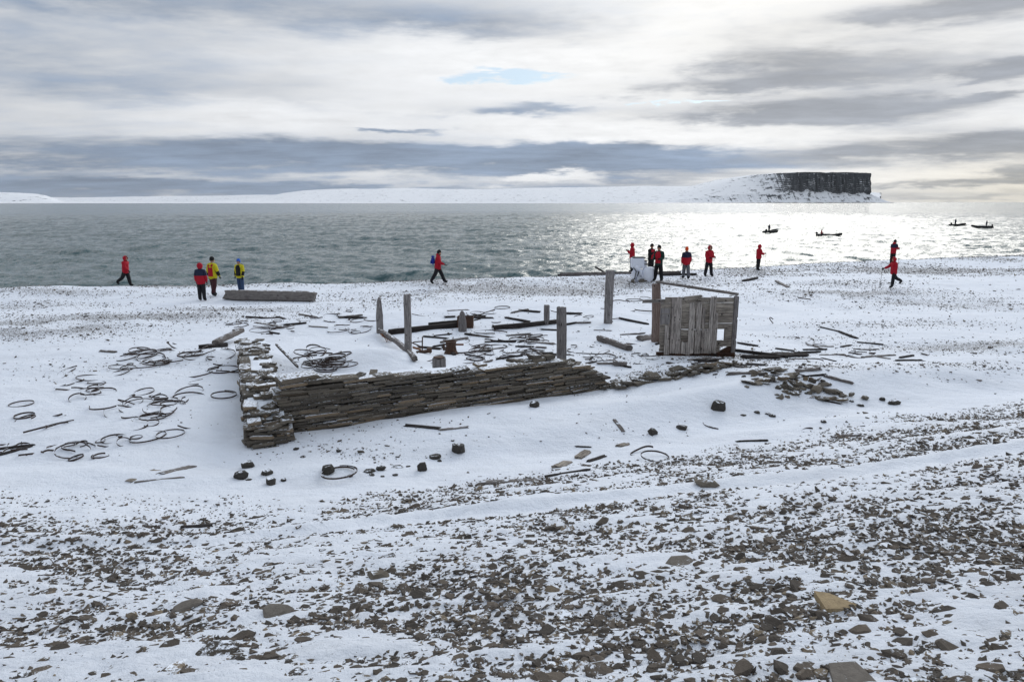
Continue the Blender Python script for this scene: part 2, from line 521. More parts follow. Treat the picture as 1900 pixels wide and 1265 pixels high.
def make_land_mat():
    """far snow country: rock where it is steep, snow on every ledge"""
    m, T, b = mat('far_snow_and_rock')
    g = T.new('ShaderNodeNewGeometry')
    pos = g.outputs['Position']
    nz = T.sep(g.outputs['Normal'])[2]
    n = T.noise(T.vmath('MULTIPLY', pos, (1, 1, 1.6)), 0.016, 8, 0.72)
    n2 = T.noise(T.vmath('MULTIPLY', pos, (0.25, 0.25, 3.0)), 0.02, 5, 0.65)
    nn = T.math('MULTIPLY_ADD', T.math('SUBTRACT', n2, 0.5), 0.8, T.math('MULTIPLY', T.math('SUBTRACT', n, 0.5), 3.2))
    steep = T.ramp(T.math('ADD', nn, nz), 0.70, 0.52)
    rock = T.mix(T.noise(pos, 0.05, 5, 0.6), (0.05, 0.055, 0.062), (0.17, 0.175, 0.185))
    snow = T.mix(T.noise(T.vmath('MULTIPLY', pos, (1, 0.4, 1)), 0.0016, 5, 0.6), (0.82, 0.84, 0.88), (0.90, 0.91, 0.93))
    T.put(b.inputs['Base Color'], T.mix(steep, snow, rock))
    b.inputs['Roughness'].default_value = 0.9
    b.inputs['Specular IOR Level'].default_value = 0.1
    return m
make_land_mat()

def make_stone_mat(name, c0, c1, c2, snow_amt):
    m, T, b = mat(name)
    g = T.new('ShaderNodeNewGeometry')
    oi = T.new('ShaderNodeObjectInfo')
    tc = T.new('ShaderNodeTexCoord').outputs['Object']
    pos = g.outputs['Position']
    rnd = T.math('FRACT', T.math('ADD', T.math('MULTIPLY', g.outputs['Random Per Island'], 7.13), T.math('MULTIPLY', oi.outputs['Random'], 3.77)))
    rnd2 = T.math('FRACT', T.math('MULTIPLY', rnd, 13.7))
    base = T.mix(rnd, c0, c1)
    base = T.mix(T.ramp(rnd2, 0.72, 1.0), base, c2)
    n = T.noise(pos, 28, 5, 0.65)
    n2 = T.noise(pos, 110, 4, 0.6)
    base = T.mix(T.math('MULTIPLY', T.ramp(n, 0.35, 0.7), 0.55), base, T.mix(1.0, base, (0.5, 0.48, 0.47), 'MULTIPLY'))
    base = T.mix(T.math('MULTIPLY', n2, 0.25), base, (0.30, 0.27, 0.23))
    nz = T.sep(g.outputs['Normal'])[2]
    sn = T.math('MULTIPLY_ADD', T.math('SUBTRACT', T.noise(pos, 16, 6, 0.75), 0.5), 1.7, nz)
    sn = T.math('MULTIPLY_ADD', T.math('SUBTRACT', rnd2, 0.5), 0.35, sn)
    cover = T.ramp(sn, 1.30 - snow_amt, 1.42 - snow_amt)
    T.put(b.inputs['Base Color'], T.mix(cover, base, SNOW))
    b.inputs['Roughness'].default_value = 0.85
    b.inputs['Specular IOR Level'].default_value = 0.2
    bump(T, b, T.math('MULTIPLY_ADD', n2, 0.4, n), 0.6, 0.012)
    return m
make_stone_mat('shingle_stone', (0.036, 0.031, 0.028), (0.118, 0.094, 0.074), (0.24, 0.19, 0.13), 0.26)
make_stone_mat('wall_stone', (0.038, 0.033, 0.028), (0.142, 0.122, 0.096), (0.21, 0.155, 0.10), 0.30)
make_stone_mat('bare_stone', (0.12, 0.11, 0.098), (0.18, 0.16, 0.14), (0.20, 0.17, 0.13), 0.05)
make_stone_mat('tan_stone', (0.36, 0.27, 0.15), (0.40, 0.30, 0.17), (0.38, 0.28, 0.16), -0.2)
make_stone_mat('coal', (0.012, 0.012, 0.013), (0.022, 0.021, 0.021), (0.03, 0.028, 0.026), 0.26)

def make_wood_mat(name, axis, c0, c1, snow_amt=0.0, stain=0.0):
    m, T, b = mat(name)
    tc = T.new('ShaderNodeTexCoord').outputs['Object']
    oi = T.new('ShaderNodeObjectInfo').outputs['Random']
    g = T.new('ShaderNodeNewGeometry')
    st = {'x': (1.3, 22, 22), 'z': (22, 22, 1.3)}[axis]
    v = T.vmath('MULTIPLY', T.vmath('ADD', tc, T.comb(oi, oi, oi)), st)
    grain = T.noise(v, 2.2, 6, 0.65, 0.6)
    blot = T.noise(T.vmath('ADD', tc, T.comb(oi, oi, 0.0)), 3.0, 5, 0.65)
    c = T.mix(T.ramp(grain, 0.28, 0.72), c0, c1)
    c = T.mix(T.math('MULTIPLY', T.ramp(blot, 0.45, 0.75), 0.6), c, T.mix(1.0, c, (0.45, 0.42, 0.42), 'MULTIPLY'))
    c = T.mix(T.math('MULTIPLY', oi, 0.9), c, T.mix(1.0, c, (0.66, 0.64, 0.64), 'MULTIPLY'))
    kv = {'x': (0.35, 1, 1), 'z': (1, 1, 0.35)}[axis]
    knot = T.noise(T.vmath('MULTIPLY', T.vmath('ADD', tc, T.comb(oi, 0.0, oi)), kv), 21, 2, 0.5)
    c = T.mix(T.ramp(knot, 0.66, 0.72), c, (0.025, 0.021, 0.02))
    if stain:
        c = T.mix(T.math('MULTIPLY', T.ramp(blot, 0.35, 0.6), stain), c, (0.13, 0.055, 0.028))
    if snow_amt:
        nz = T.sep(g.outputs['Normal'])[2]
        sn = T.math('MULTIPLY_ADD', T.math('SUBTRACT', T.noise(g.outputs['Position'], 7, 5, 0.7), 0.5), 1.4, nz)
        c = T.mix(T.ramp(sn, 1.35 - snow_amt, 1.5 - snow_amt), c, SNOW)
    T.put(b.inputs['Base Color'], c)
    b.inputs['Roughness'].default_value = 0.9
    b.inputs['Specular IOR Level'].default_value = 0.15
    bump(T, b, grain, 0.8, 0.012)
    return m
make_wood_mat('grey_timber_upright', 'z', (0.12, 0.115, 0.115), (0.36, 0.34, 0.335))
make_wood_mat('grey_timber_lying', 'x', (0.10, 0.092, 0.088), (0.28, 0.255, 0.24), 0.35)
make_wood_mat('pale_board_upright', 'z', (0.10, 0.094, 0.09), (0.62, 0.565, 0.52))
make_wood_mat('pale_board_lying', 'x', (0.085, 0.075, 0.066), (0.44, 0.395, 0.34))
make_wood_mat('brown_timber_upright', 'z', (0.14, 0.10, 0.085), (0.34, 0.27, 0.24))
make_wood_mat('dark_timber_lying', 'x', (0.018, 0.017, 0.018), (0.075, 0.066, 0.062), 0.15)
make_wood_mat('rust_stained_timber', 'x', (0.010, 0.009, 0.009), (0.035, 0.026, 0.022), 0.0, 0.35)

def make_rust_mat(name, c0, c1, snow_amt):
    m, T, b = mat(name)
    g = T.new('ShaderNodeNewGeometry')
    pos = g.outputs['Position']
    n = T.noise(pos, 35, 5, 0.7)
    c = T.mix(T.ramp(n, 0.35, 0.7), c0, c1)
    if snow_amt:
        nz = T.sep(g.outputs['Normal'])[2]
        sn = T.math('MULTIPLY_ADD', T.math('SUBTRACT', T.noise(pos, 6, 4, 0.7), 0.5), 1.2, nz)
        c = T.mix(T.ramp(sn, 1.4 - snow_amt, 1.5 - snow_amt), c, SNOW)
    T.put(b.inputs['Base Color'], c)
    b.inputs['Roughness'].default_value = 0.8
    bump(T, b, n, 0.5, 0.004)
    return m
make_rust_mat('rusted_hoop_iron', (0.022, 0.016, 0.015), (0.075, 0.042, 0.030), 0.5)
make_rust_mat('rusted_cast_iron', (0.030, 0.018, 0.014), (0.12, 0.055, 0.028), 0.25)
make_rust_mat('orange_rust', (0.20, 0.075, 0.02), (0.10, 0.04, 0.02), 0.1)
make_rust_mat('white_painted_block', (0.72, 0.76, 0.86), (0.82, 0.85, 0.92), 0.3)

def flat_mat(name, c, rough=0.8, var=0.25, scale=25):
    m, T, b = mat(name)
    pos = T.new('ShaderNodeTexCoord').outputs['Object']
    n = T.noise(pos, scale, 4, 0.6)
    T.put(b.inputs['Base Color'], T.mix(T.math('MULTIPLY', n, var * 2), c, tuple(k * 0.45 for k in c)))
    b.inputs['Roughness'].default_value = rough
    b.inputs['Specular IOR Level'].default_value = 0.25
    bump(T, b, T.noise(pos, scale * 0.5, 4, 0.6), 0.4, 0.02)
    return m
for nm, c in [('red_shell', (0.42, 0.010, 0.026)), ('navy_shell', (0.018, 0.024, 0.055)), ('yellow_shell', (0.60, 0.54, 0.02)),
              ('black_cloth', (0.012, 0.012, 0.014)), ('dark_trouser', (0.016, 0.016, 0.020)), ('grey_trouser', (0.12, 0.125, 0.14)),
              ('blue_trouser', (0.035, 0.07, 0.15)), ('maroon_trouser', (0.06, 0.02, 0.025)), ('blue_knit', (0.03, 0.12, 0.55)),
              ('blue_pack', (0.02, 0.05, 0.35)), ('orange_knit', (0.75, 0.09, 0.02)), ('skin', (0.42, 0.24, 0.17)),
              ('dark_green_shell', (0.014, 0.04, 0.034)), ('black_rubber', (0.015, 0.016, 0.018)), ('grey_rubber', (0.10, 0.105, 0.11)),
              ('pole_metal', (0.10, 0.10, 0.11)), ('pale_rubber', (0.30, 0.31, 0.32)), ('snow_clump', SNOW)]:
    flat_mat(nm, c)

# ------------------------------------------------------------------ ground sheet
def build_ground():
    ys = [-9.0]
    while ys[-1] < 1.8:
        ys.append(ys[-1] + 0.18)
    while ys[-1] < 95:
        ys.append(ys[-1] + max(0.022, 0.0105 * ys[-1]))
    ys = np.array(ys)
    us = np.linspace(-1, 1, 700)
    us = us * (0.62 + 0.38 * us * us)
    half = 7.0 + 1.45 * np.maximum(ys, 0)
    X = us[None, :] * half[:, None]
    Y = np.repeat(ys[:, None], len(us), 1)
    Z = ground_z(X, Y)
    me = mesh_np('ground', np.stack([X, Y, Z], -1).reshape(-1, 3), grid_faces(len(ys), len(us)), True)
    a = me.attributes.new('gravel', 'FLOAT', 'POINT')
    a.data.foreach_set('value', (gravel_density(X, Y) * (1 - 0.60 * sstep(-0.3, 0.6, toe(X) - Y))).ravel().astype(np.float32))
    struct(obj('ground', me, MATS['snow_ground']))
build_ground()

# ------------------------------------------------------------------ sea
def build_sea():
    r = [38.0]
    while r[-1] < 620:
        r.append(r[-1] * 1.0050 + 0.02)
    while r[-1] < 30000:
        r.append(r[-1] * 1.08)
    r = np.array(r)
    th = np.linspace(R(-56), R(54), 600)
    X = r[:, None] * np.sin(th)[None, :]
    Y = r[:, None] * np.cos(th)[None, :]
    amp = sstep(620, 300, r)[:, None]
    Z = np.zeros_like(X)
    q = np.random.RandomState(5)
    for i in range(22):
        lam = 0.95 * 1.13 ** i * (0.9 + 0.2 * q.rand())
        a = R(255) + q.randn() * 0.6
        k = 2 * math.pi / lam
        ph = k * (X * math.cos(a) + Y * math.sin(a)) + q.rand() * 6.28 + 3.5 * vnoise(X / lam / 3, Y / lam / 3, i)
        s = np.sin(ph)
        Z += 0.0125 * lam ** 0.80 * (s + 0.28 * np.cos(2 * ph))
    Z = Z * amp * (0.65 + 0.7 * fbm(X * 0.05, Y * 0.03, 91, 3))
    me = mesh_np('sea', np.stack([X, Y, Z], -1).reshape(-1, 3), grid_faces(len(r), len(th)), True)
    struct(obj('sea', me, MATS['sea_water']))
build_sea()

# ------------------------------------------------------------------ far land
def far_hill(name, D, depth, profile, seed, rough=0.06, nx=220, ny=40, front=0.35):
    """a snow ridge D metres off; profile = list of (px, height px) of its skyline"""
    k = D / F0
    pts = np.array(profile, float)
    px = np.linspace(pts[0, 0], pts[-1, 0], nx)
    hh = np.interp(px, pts[:, 0], pts[:, 1])
    kern = np.ones(7) / 7
    hh = np.convolve(np.pad(hh, 3, mode='edge'), kern, 'valid') * k * 1.02
    xs = (px - W0 / 2) * k
    v = np.linspace(0, 1, ny)
    prof = np.where(v < front, np.sin(v / front * math.pi / 2) ** 0.9, 1.0 - 0.15 * (v - front))
    X = np.repeat(xs[None, :], ny, 0) * (1 + v[:, None] * depth / D)
    Y = D + v[:, None] * depth + 0 * X
    Y = Y + (fbm(X / D * 14, X * 0, seed, 4) - 0.5) * depth * 0.07 * (1 - v[:, None])
    N = fbm(X / D * 40, Y / D * 40, seed + 3, 5) - 0.5
    Z = prof[:, None] * hh[None, :] * (1 + rough * 2 * N)
    Z[0] = -3.0
    Z[-1] = -3.0
    me = mesh_np(name, np.stack([X, Y, Z], -1).reshape(-1, 3), grid_faces(ny, nx), True)
    return struct(obj(name, me, MATS['far_snow_and_rock']))
far_hill('far_hill', 16000, 5000, [(-300, 9), (0, 12), (150, 9), (330, 12), (430, 13), (560, 16), (700, 10)], 1)
far_hill('far_hill', 9500, 11000, [(360, 0.5), (430, 4), (500, 12), (560, 27), (620, 32), (760, 34), (900, 31), (1000, 35), (1080, 36), (1180, 40), (1300, 38), (1400, 40), (1500, 41), (1620, 22)], 2, 0.035)
far_hill('far_hill', 5200, 2600, [(-700, 20), (-300, 23), (0, 22), (60, 20), (95, 17), (115, 9), (128, 3), (150, 1)], 4, 0.07, front=0.3)
far_hill('far_shore', 4200, 1500, [(-400, 2), (100, 2.2), (250, 2.4), (380, 1.6), (520, 2.2), (760, 2.0), (1000, 1.6), (1180, 0.2)], 6, 0.3)

def build_headland():
    D = 6000.0
    k = D / F0
    def X(px, d=0.0):
        return (px - W0 / 2) * k * (1 + d / D)
    # columns follow the shore from the left, round the right-hand point and away behind
    cols = []
    for px in np.linspace(1210, 1612, 330):
        cols.append((X(px), D - 60 * math.sin((px - 1210) / 402 * math.pi), 0.0, 1.0, px))
    for a in np.linspace(0, math.pi / 2, 50)[1:]:
        cols.append((X(1612) + 265 * math.sin(a), D + 250 * (1 - math.cos(a)), math.sin(a), math.cos(a), 1612 + 10 * a))
    for d in np.linspace(0, 1500, 30)[1:]:
        cols.append((X(1612) + 265 - d * 0.12, D + 250 + d, 1.0, 0.0, 1640))
    cols = np.array(cols)
    n = len(cols)
    px = cols[:, 4]
    top = np.interp(px, [1210, 1330, 1400, 1430, 1500, 1600, 1640], [2, 31, 49, 53.5, 55.5, 55, 52]) * k
    top = top + k * 2.2 * (fbm(np.arange(len(px)) / 9.0, np.zeros(len(px)), 77, 3) - 0.5) * np.interp(px, [1400, 1440], [0, 1])
    cliff = np.interp(px, [1330, 1395, 1435, 1470, 1700], [0, 0.05, 0.62, 1.0, 1.0])
    foot = np.interp(px, [1210, 1380, 1430, 1500, 1560, 1640], [1.0, 16, 19, 22, 17, 16]) * k
    t = np.arange(n) / n
    foot = foot * (1 + 0.10 * np.sin(t * 90) * cliff)
    rows = []
    prof = np.concatenate([np.linspace(0, 1, 22), 1 + np.linspace(0, 1, 44)[1:], 2 + np.linspace(0, 1, 16)[1:]])
    for v in prof:
        gul = fbm(t * 150, np.full(n, 1.0), 12, 3) - 0.5
        if v <= 1:                                  # talus
            inset = 150 * (1 + 0.6 * cols[:, 2]) * v + 26 * gul * math.sin(v * math.pi) * 2
            z = foot * v ** 1.25 - 3 * (v == 0)
            if v < 0.12:
                inset = 150 * v * 0.25
        elif v <= 2:                                # cliff with ledges
            w = v - 1
            led = math.floor(w * 11) / 11 + min(1.0, (w * 11 % 1) * 1.5) / 11
            base_in = 150 * (1 + 0.6 * cols[:, 2]) + (1 - cliff) * 620 * w + cliff * 34 * (0.75 * math.floor(w * 11) / 11 + 0.25 * w)
            butt = (fbm(t * 260, np.full(n, w * 1.5), 15, 4) - 0.5) * 85 * cliff ** 3 + gul * 75 * cliff ** 3
            inset = base_in + butt
            z = foot + (top - foot) * (cliff * led + (1 - cliff) * math.sin(w * math.pi / 2))
        else:
            w = v - 2
            inset = 150 * (1 + 0.6 * cols[:, 2]) + (1 - cliff) * 620 + 40 * cliff + 700 * w
            z = top * (1 + 0.02 * math.sin(w * 3))
        x = cols[:, 0] - cols[:, 2] * inset
        y = cols[:, 1] + cols[:, 3] * inset
        rows.append(np.stack([x, y, z + 0 * x], -1))
    V = np.stack(rows, 0)
    me = mesh_np('headland', V.reshape(-1, 3), grid_faces(len(rows), n), False)
    struct(obj('headland', me, MATS['far_snow_and_rock']))
build_headland()

# ------------------------------------------------------------------ stones
def hull_mesh(name, pts):
    bm = bmesh.new()
    for p in pts:
        bm.verts.new(p)
    r = bmesh.ops.convex_hull(bm, input=bm.verts)
    dead = {g for g in r['geom_interior'] + r['geom_unused'] if isinstance(g, bmesh.types.BMVert)}
    for v in list(bm.verts):
        if v in dead or not v.link_faces:
            bm.verts.remove(v)
    bmesh.ops.recalc_face_normals(bm, faces=bm.faces)
    bmesh.ops.triangulate(bm, faces=bm.faces)
    return bm_mesh(name, bm)

def shard_points(q, n, sx, sy, sz):
    """angular slab of beach stone: a few flat levels of jittered corners"""
    k = 5 + q.randint(3)
    a = np.sort(q.rand(k) * 2 * math.pi + 0.4 * np.arange(k))
    pts = []
    for lvl, sc in ((-1, 0.75 + 0.2 * q.rand()), (-0.1 + 0.3 * q.rand(), 1.0), (1, 0.5 + 0.4 * q.rand())):
        tilt = (q.rand(2) - 0.5) * 0.6
        for i in range(k):
            t = 2 * math.pi * (i + 0.75 * q.rand()) / k
            rr = sc * (0.72 + 0.4 * q.rand())
            x, y = math.cos(t) * rr, math.sin(t) * rr
            pts.append((x * sx, y * sy, (lvl + tilt[0] * x + tilt[1] * y) * sz))
    return pts[:n] if n else pts

qs = np.random.RandomState(21)
SHARDS = []
for i in range(26):
    SHARDS.append(hull_mesh('loose_stone', shard_points(qs, 0, 0.5, 0.36 * (0.7 + 0.5 * qs.rand()), 0.5 * (0.13 + 0.20 * qs.rand()))))
PEBBLES = []
for i in range(14):
    pts = (qs.rand(8, 3) - 0.5) * np.array([1.1, 0.72, 0.45])
    PEBBLES.append(hull_mesh('pebble', [tuple(p) for p in pts]))

def mesh_arrays(me):
    v = np.empty(len(me.vertices) * 3, np.float32)
    me.vertices.foreach_get('co', v)
    f = np.empty(len(me.polygons) * 3, np.int32)
    me.loops.foreach_get('vertex_index', f)
    return v.reshape(-1, 3), f.reshape(-1, 3)
SHARD_A = [mesh_arrays(m) for m in SHARDS]
PEB_A = [mesh_arrays(m) for m in PEBBLES]

def rot_mats(rz, rx, ry):
    cz, sz, cx, sx, cy, sy = np.cos(rz), np.sin(rz), np.cos(rx), np.sin(rx), np.cos(ry), np.sin(ry)
    o, l = np.zeros_like(rz), np.ones_like(rz)
    Rz = np.stack([np.stack([cz, -sz, o], -1), np.stack([sz, cz, o], -1), np.stack([o, o, l], -1)], -2)
    Rx = np.stack([np.stack([l, o, o], -1), np.stack([o, cx, -sx], -1), np.stack([o, sx, cx], -1)], -2)
    Ry = np.stack([np.stack([cy, o, sy], -1), np.stack([o, l, o], -1), np.stack([-sy, o, cy], -1)], -2)
    return Rz @ Rx @ Ry

def scatter_mesh(name, protos, P, size, rz, rx, ry, pick, matname):
    M = rot_mats(rz, rx, ry) * size[:, None, None]
    VV, FF, off = [], [], 0
    for k, (v, f) in enumerate(protos):
        idx = np.nonzero(pick == k)[0]
        if not len(idx):
            continue
        vv = np.einsum('nij,vj->nvi', M[idx], v) + P[idx][:, None, :]
        ff = f[None] + (np.arange(len(idx)) * len(v))[:, None, None] + off
        VV.append(vv.reshape(-1, 3)); FF.append(ff.reshape(-1, 3))
        off += len(idx) * len(v)
    return obj(name, mesh_np(name, np.concatenate(VV), np.concatenate(FF)), MATS[matname])

def proj(P):
    c, s = math.cos(PITCH), math.sin(PITCH)
    d = P - CAM
    zc = d[:, 1] * c - d[:, 2] * s
    yc = d[:, 1] * s + d[:, 2] * c
    return W0 / 2 + F0 * d[:, 0] / zc, H0 / 2 - F0 * yc / zc, zc

def scatter_foreground():
    q = np.random.RandomState(33)
    # candidates over the slope, thinned by the gravel density; margin beyond the frame on every side
    n = 245000
    y = 1.2 + 19.0 * q.rand(n) ** 1.15
    x = (q.rand(n) * 2 - 1) * (2.6 + 0.86 * y)
    keep = q.rand(n) < (2.6 + 0.86 * y) / 19.5 * (1.2 + 1.7 * sstep(7.5, 3.0, y))
    x, y = x[keep], y[keep]
    d = gravel_density(x, y)
    s = toe(x) - y
    ok = (q.rand(len(x)) < d * np.where(s > -0.4, 1.0, 0.5))
    x, y, d, s = x[ok], y[ok], d[ok], s[ok]
    n = len(x)
    size = 0.036 * np.exp(q.randn(n) * 0.54)
    size = np.clip(size, 0.016, 0.20) * np.where(s < 1.2, 0.85, 1.0)
    leftthin = sstep(-1.5, -5.5, x) * sstep(2.6, 0.4, s)
    size = size * (1 - 0.35 * leftthin)
    # clusters: many stones lie against one another
    rz = q.randn(n) * 0.55 + 0.25
    rx = q.randn(n) * 0.26 + 0.16
    ry = q.randn(n) * 0.22
    pick = q.randint(0, len(SHARDS), n)
    z = ground_z(x, y) * 0.5 + (ground_z(x, y, False)) * 0.5 + size * (-0.05 + 0.10 * q.rand(n))
    P = np.stack([x, y, z], -1)
    px, py, zc = proj(P)
    big = size * F0 / zc
    big = np.where((px > 5) & (px < W0 - 5) & (py < H0 - 5) & (zc > 0.5), big, 0)
    order = np.argsort(-big)
    solo = order[:288]
    for i in solo:
        o = bpy.data.objects.new('loose_stone', SHARDS[pick[i]])
        o.location = P[i]
        o.rotation_euler = (Matrix(rot_mats(rz[i:i+1], rx[i:i+1], ry[i:i+1])[0].tolist())).to_euler()
        o.scale = (size[i],) * 3
        link(o)
        row = ['far edge', 'middle', 'lower part', 'very bottom'][int(np.searchsorted([930, 1050, 1160], py[i]))]
        col = ['left side', 'left of centre', 'right of centre', 'right side'][min(3, int(px[i] // 475))]
        side_ = col if col.endswith('side') else 'stretch ' + col
        tag(o, 'larger angular brown-grey stone in the shingle, %s of the slope, %s' % (row, side_), 'stone', 'larger loose stones on the near shingle slope')
    rest = np.ones(n, bool)
    rest[solo] = False
    small = size * F0 / np.maximum(zc, 1.0) < 20
    a_ = rest & ~small                              # coarse stones keep the angular slab shape
    o = scatter_mesh('shingle', SHARD_A, P[a_], size[a_], rz[a_], rx[a_], ry[a_], pick[a_], 'shingle_stone')
    o['kind'] = 'stuff'
    tag(o, 'coarse dark shale shingle poking through snow on the near slope', 'shingle')
    a_ = rest & small
    o = scatter_mesh('fine_shingle', PEB_A, P[a_], size[a_] * 1.15, rz[a_], rx[a_], ry[a_], pick[a_] % len(PEBBLES), 'shingle_stone')
    o['kind'] = 'stuff'
    tag(o, 'fine dark grit and pebbles between the stones of the near slope', 'shingle')
    print('foreground stones', n)
for m_ in SHARDS:
    m_.materials.append(MATS['shingle_stone'])
scatter_foreground()

def scatter_beach():
    q = np.random.RandomState(34)
    n = 290000
    y = 9.0 + 52.0 * q.rand(n) ** 1.0
    x = (q.rand(n) * 2 - 1) * (4 + 0.88 * y)
    d = gravel_density(x, y)
    s = toe(x) - y
    c = y - crest(x)
    ok = (q.rand(n) < np.maximum(np.clip(d * 1.9, 0, 1), 0.010) * (4 + 0.88 * y) / 57.0) & (s < -0.2) & (c < 2.0)
    x, y, d = x[ok], y[ok], d[ok]
    n = len(x)
    size = np.clip(0.045 * np.exp(q.randn(n) * 0.45), 0.02, 0.16) * (0.75 + 0.012 * y)
    z = ground_z(x, y) + size * (0.02 + 0.12 * q.rand(n))
    o = scatter_mesh('gravel', PEB_A, np.stack([x, y, z], -1), size, q.rand(n) * 6.28, q.randn(n) * 0.3, q.randn(n) * 0.3,
                     q.randint(0, len(PEBBLES), n), 'shingle_stone')
    o['kind'] = 'stuff'
    tag(o, 'fine dark gravel showing through snow along the beach', 'gravel')
    print('beach stones', n)
scatter_beach()

def single_stone(px, py, wpx, hpx, label, matname='bare_stone', rz=0.0, tilt=(0.1, 0.0), seed=0, flat=0.6, sink=0.2, name='loose_stone', cat='stone', pts=None, group=None):
    """one stone seen wpx wide and hpx tall (photograph pixels) with its foot at this pixel"""
    P = at(px, py)
    k = pxscale(P)
    q = np.random.RandomState(seed + 100)
    L, Hh = wpx * k, hpx * k
    va = (CAM[2] - P[2]) / float(np.linalg.norm(P - CAM))      # sine of the view angle: part of the seen height is depth
    Hh = max(0.35 * Hh, Hh - 0.8 * flat * L * va)
    me = hull_mesh(name, pts if pts else shard_points(q, 0, 0.5, 0.5 * flat, 0.5))
    v, _ = mesh_arrays(me)
    ext = v.max(0) - v.min(0)
    v = v / ext * np.array([L, L * flat, Hh])
    v[:, 2] -= v[:, 2].min()
    me.vertices.foreach_set('co', v.ravel())
    me.update()
    me.materials.append(MATS[matname])
    o = obj(name, me)
    o.location = (P[0], P[1], P[2] - sink * Hh)
    o.rotation_euler = (tilt[0], tilt[1], rz)
    tag(o, label, cat, group)
    return o
single_stone(1553, 1122, 66, 34, 'tan wedge-shaped stone with a pointed right end', 'tan_stone', 0.0, (0.08, 0), 5, 0.75, 0.15,
             pts=[(-.5, -.45, 0), (-.48, .5, .0), (-.1, .42, 0), (.5, -.12, 0), (.48, -.25, 0), (-.47, -.42, .75), (-.5, .5, 1.0), (-.1, .42, .85), (.5, -.12, .6), (.45, -.28, .45)])
single_stone(1578, 1262, 82, 46, 'large grey slab at the bottom right edge of the picture', 'bare_stone', 0.1, (0.05, 0), 6, 0.7, 0.15,
             pts=[(-.5, -.3, 0), (-.3, .5, 0), (.35, .45, 0), (.5, -.1, 0), (.45, -.5, 0), (-.2, -.5, 0), (-.5, -.2, .7), (-.35, .5, 1), (.3, .5, 1), (.42, .0, .8), (.5, -.45, .55), (-.2, -.48, .6)])
single_stone(512, 1135, 60, 26, 'flat grey block stone in the left foreground shingle', 'bare_stone', 0.05, (0.2, 0), 7, 0.7, 0.2)
single_stone(345, 1127, 62, 24, 'long tilted slab of stone in the left foreground', 'bare_stone', 0.45, (0.25, -0.15), 8, 0.5, 0.15)
single_stone(400, 1212, 82, 24, 'broad pale brown slab near the lower left foreground', 'wall_stone', 0.0, (0.25, 0.0), 9, 0.7, 0.15)
single_stone(1310, 898, 46, 22, 'brown boulder beside the pale snow track', 'wall_stone', 0.1, (0.1, 0), 10, 0.7, 0.2)
single_stone(1275, 965, 36, 18, 'brown stone just below the pale snow track', 'wall_stone', 0.1, (0.1, 0), 13, 0.7, 0.2)
single_stone(1263, 1045, 58, 22, 'low brown slab in the middle of the shingle slope', 'bare_stone', 0.1, (0.2, 0), 14, 0.7, 0.2)
single_stone(702, 1070, 40, 26, 'rounded olive-brown stone on the middle of the near slope', 'wall_stone', 0.1, (0.1, 0), 15, 0.7, 0.2)

# black lumps of coal lying in the snow in front of the wall
def coal(px, py, w, h, label, seed, group=None):
    return single_stone(px, py, w, h, label, 'coal', random.uniform(-.6, .6), (0.05, random.uniform(-.15, .15)), seed, 0.85, 0.15, 'coal_lump', 'coal', group=group)
coal(448, 887, 27, 23, 'square black coal lump, leftmost in front of the wall', 41)
coal(461, 866, 22, 19, 'round black coal lump behind the leftmost square one', 42)
coal(496, 879, 22, 15, 'black coal lump with a snowy rim right of the leftmost pair', 43)
coal(503, 898, 21, 20, 'tilted black coal lump with snow on its right side', 44)
coal(527, 892, 12, 9, 'small black coal lump right of the tilted coal lump', 45)
coal(609, 875, 28, 22, 'blocky black coal lump touching the big single hoop', 46)
coal(850, 838, 26, 25, 'large black coal lump with a snow-dusted face below the wall', 47)
coal(808, 849, 26, 13, 'domed black coal lump left of the snow-dusted one', 48)
coal(782, 872, 19, 24, 'upright black coal lump standing in the snow', 49)
coal(707, 871, 20, 13, 'black coal lump in the row right of the big hoop', 50)
coal(686, 875, 22, 10, 'low black coal lump beside the right rim of the big hoop', 51)
coal(737, 867, 22, 8, 'flat black coal lump in the middle of the row', 52)
coal(992, 754, 18, 15, 'black coal lump against the foot of the stone wall', 53)
coal(1331, 758, 28, 23, 'large black coal lump alone in the snow below the shed', 54)
coal(1265, 795, 22, 13, 'black coal lump right of the square reddish one', 55)
coal(1211, 805, 18, 17, 'square reddish-black lump in open snow', 56)
coal(1658, 749, 25, 13, 'squared black block lying in snow far right', 57)
coal(1637, 743, 11, 9, 'small black lump beside the squared black block', 58)
for i, (px, py, w, h) in enumerate([(1405, 766, 12, 6), (1425, 768, 12, 5), (1433, 772, 13, 6), (1379, 770, 14, 4), (1597, 753, 14, 7), (1580, 745, 9, 5),
                                    (1528, 784, 10, 7), (550, 834, 12, 8), (628, 838, 9, 9), (562, 848, 12, 5), (690, 882, 12, 7), (733, 882, 11, 6),
                                    (757, 866, 9, 5), (816, 856, 9, 7), (840, 818, 7, 5), (650, 884, 12, 8), (462, 890, 12, 5), (710, 884, 10, 4),
                                    (1098, 665, 7, 4), (935, 1000, 1, 1)][:19]):
    coal(px, py, w, h, 'small black coal crumb lying in the snow', 70 + i, 'small coal crumbs')

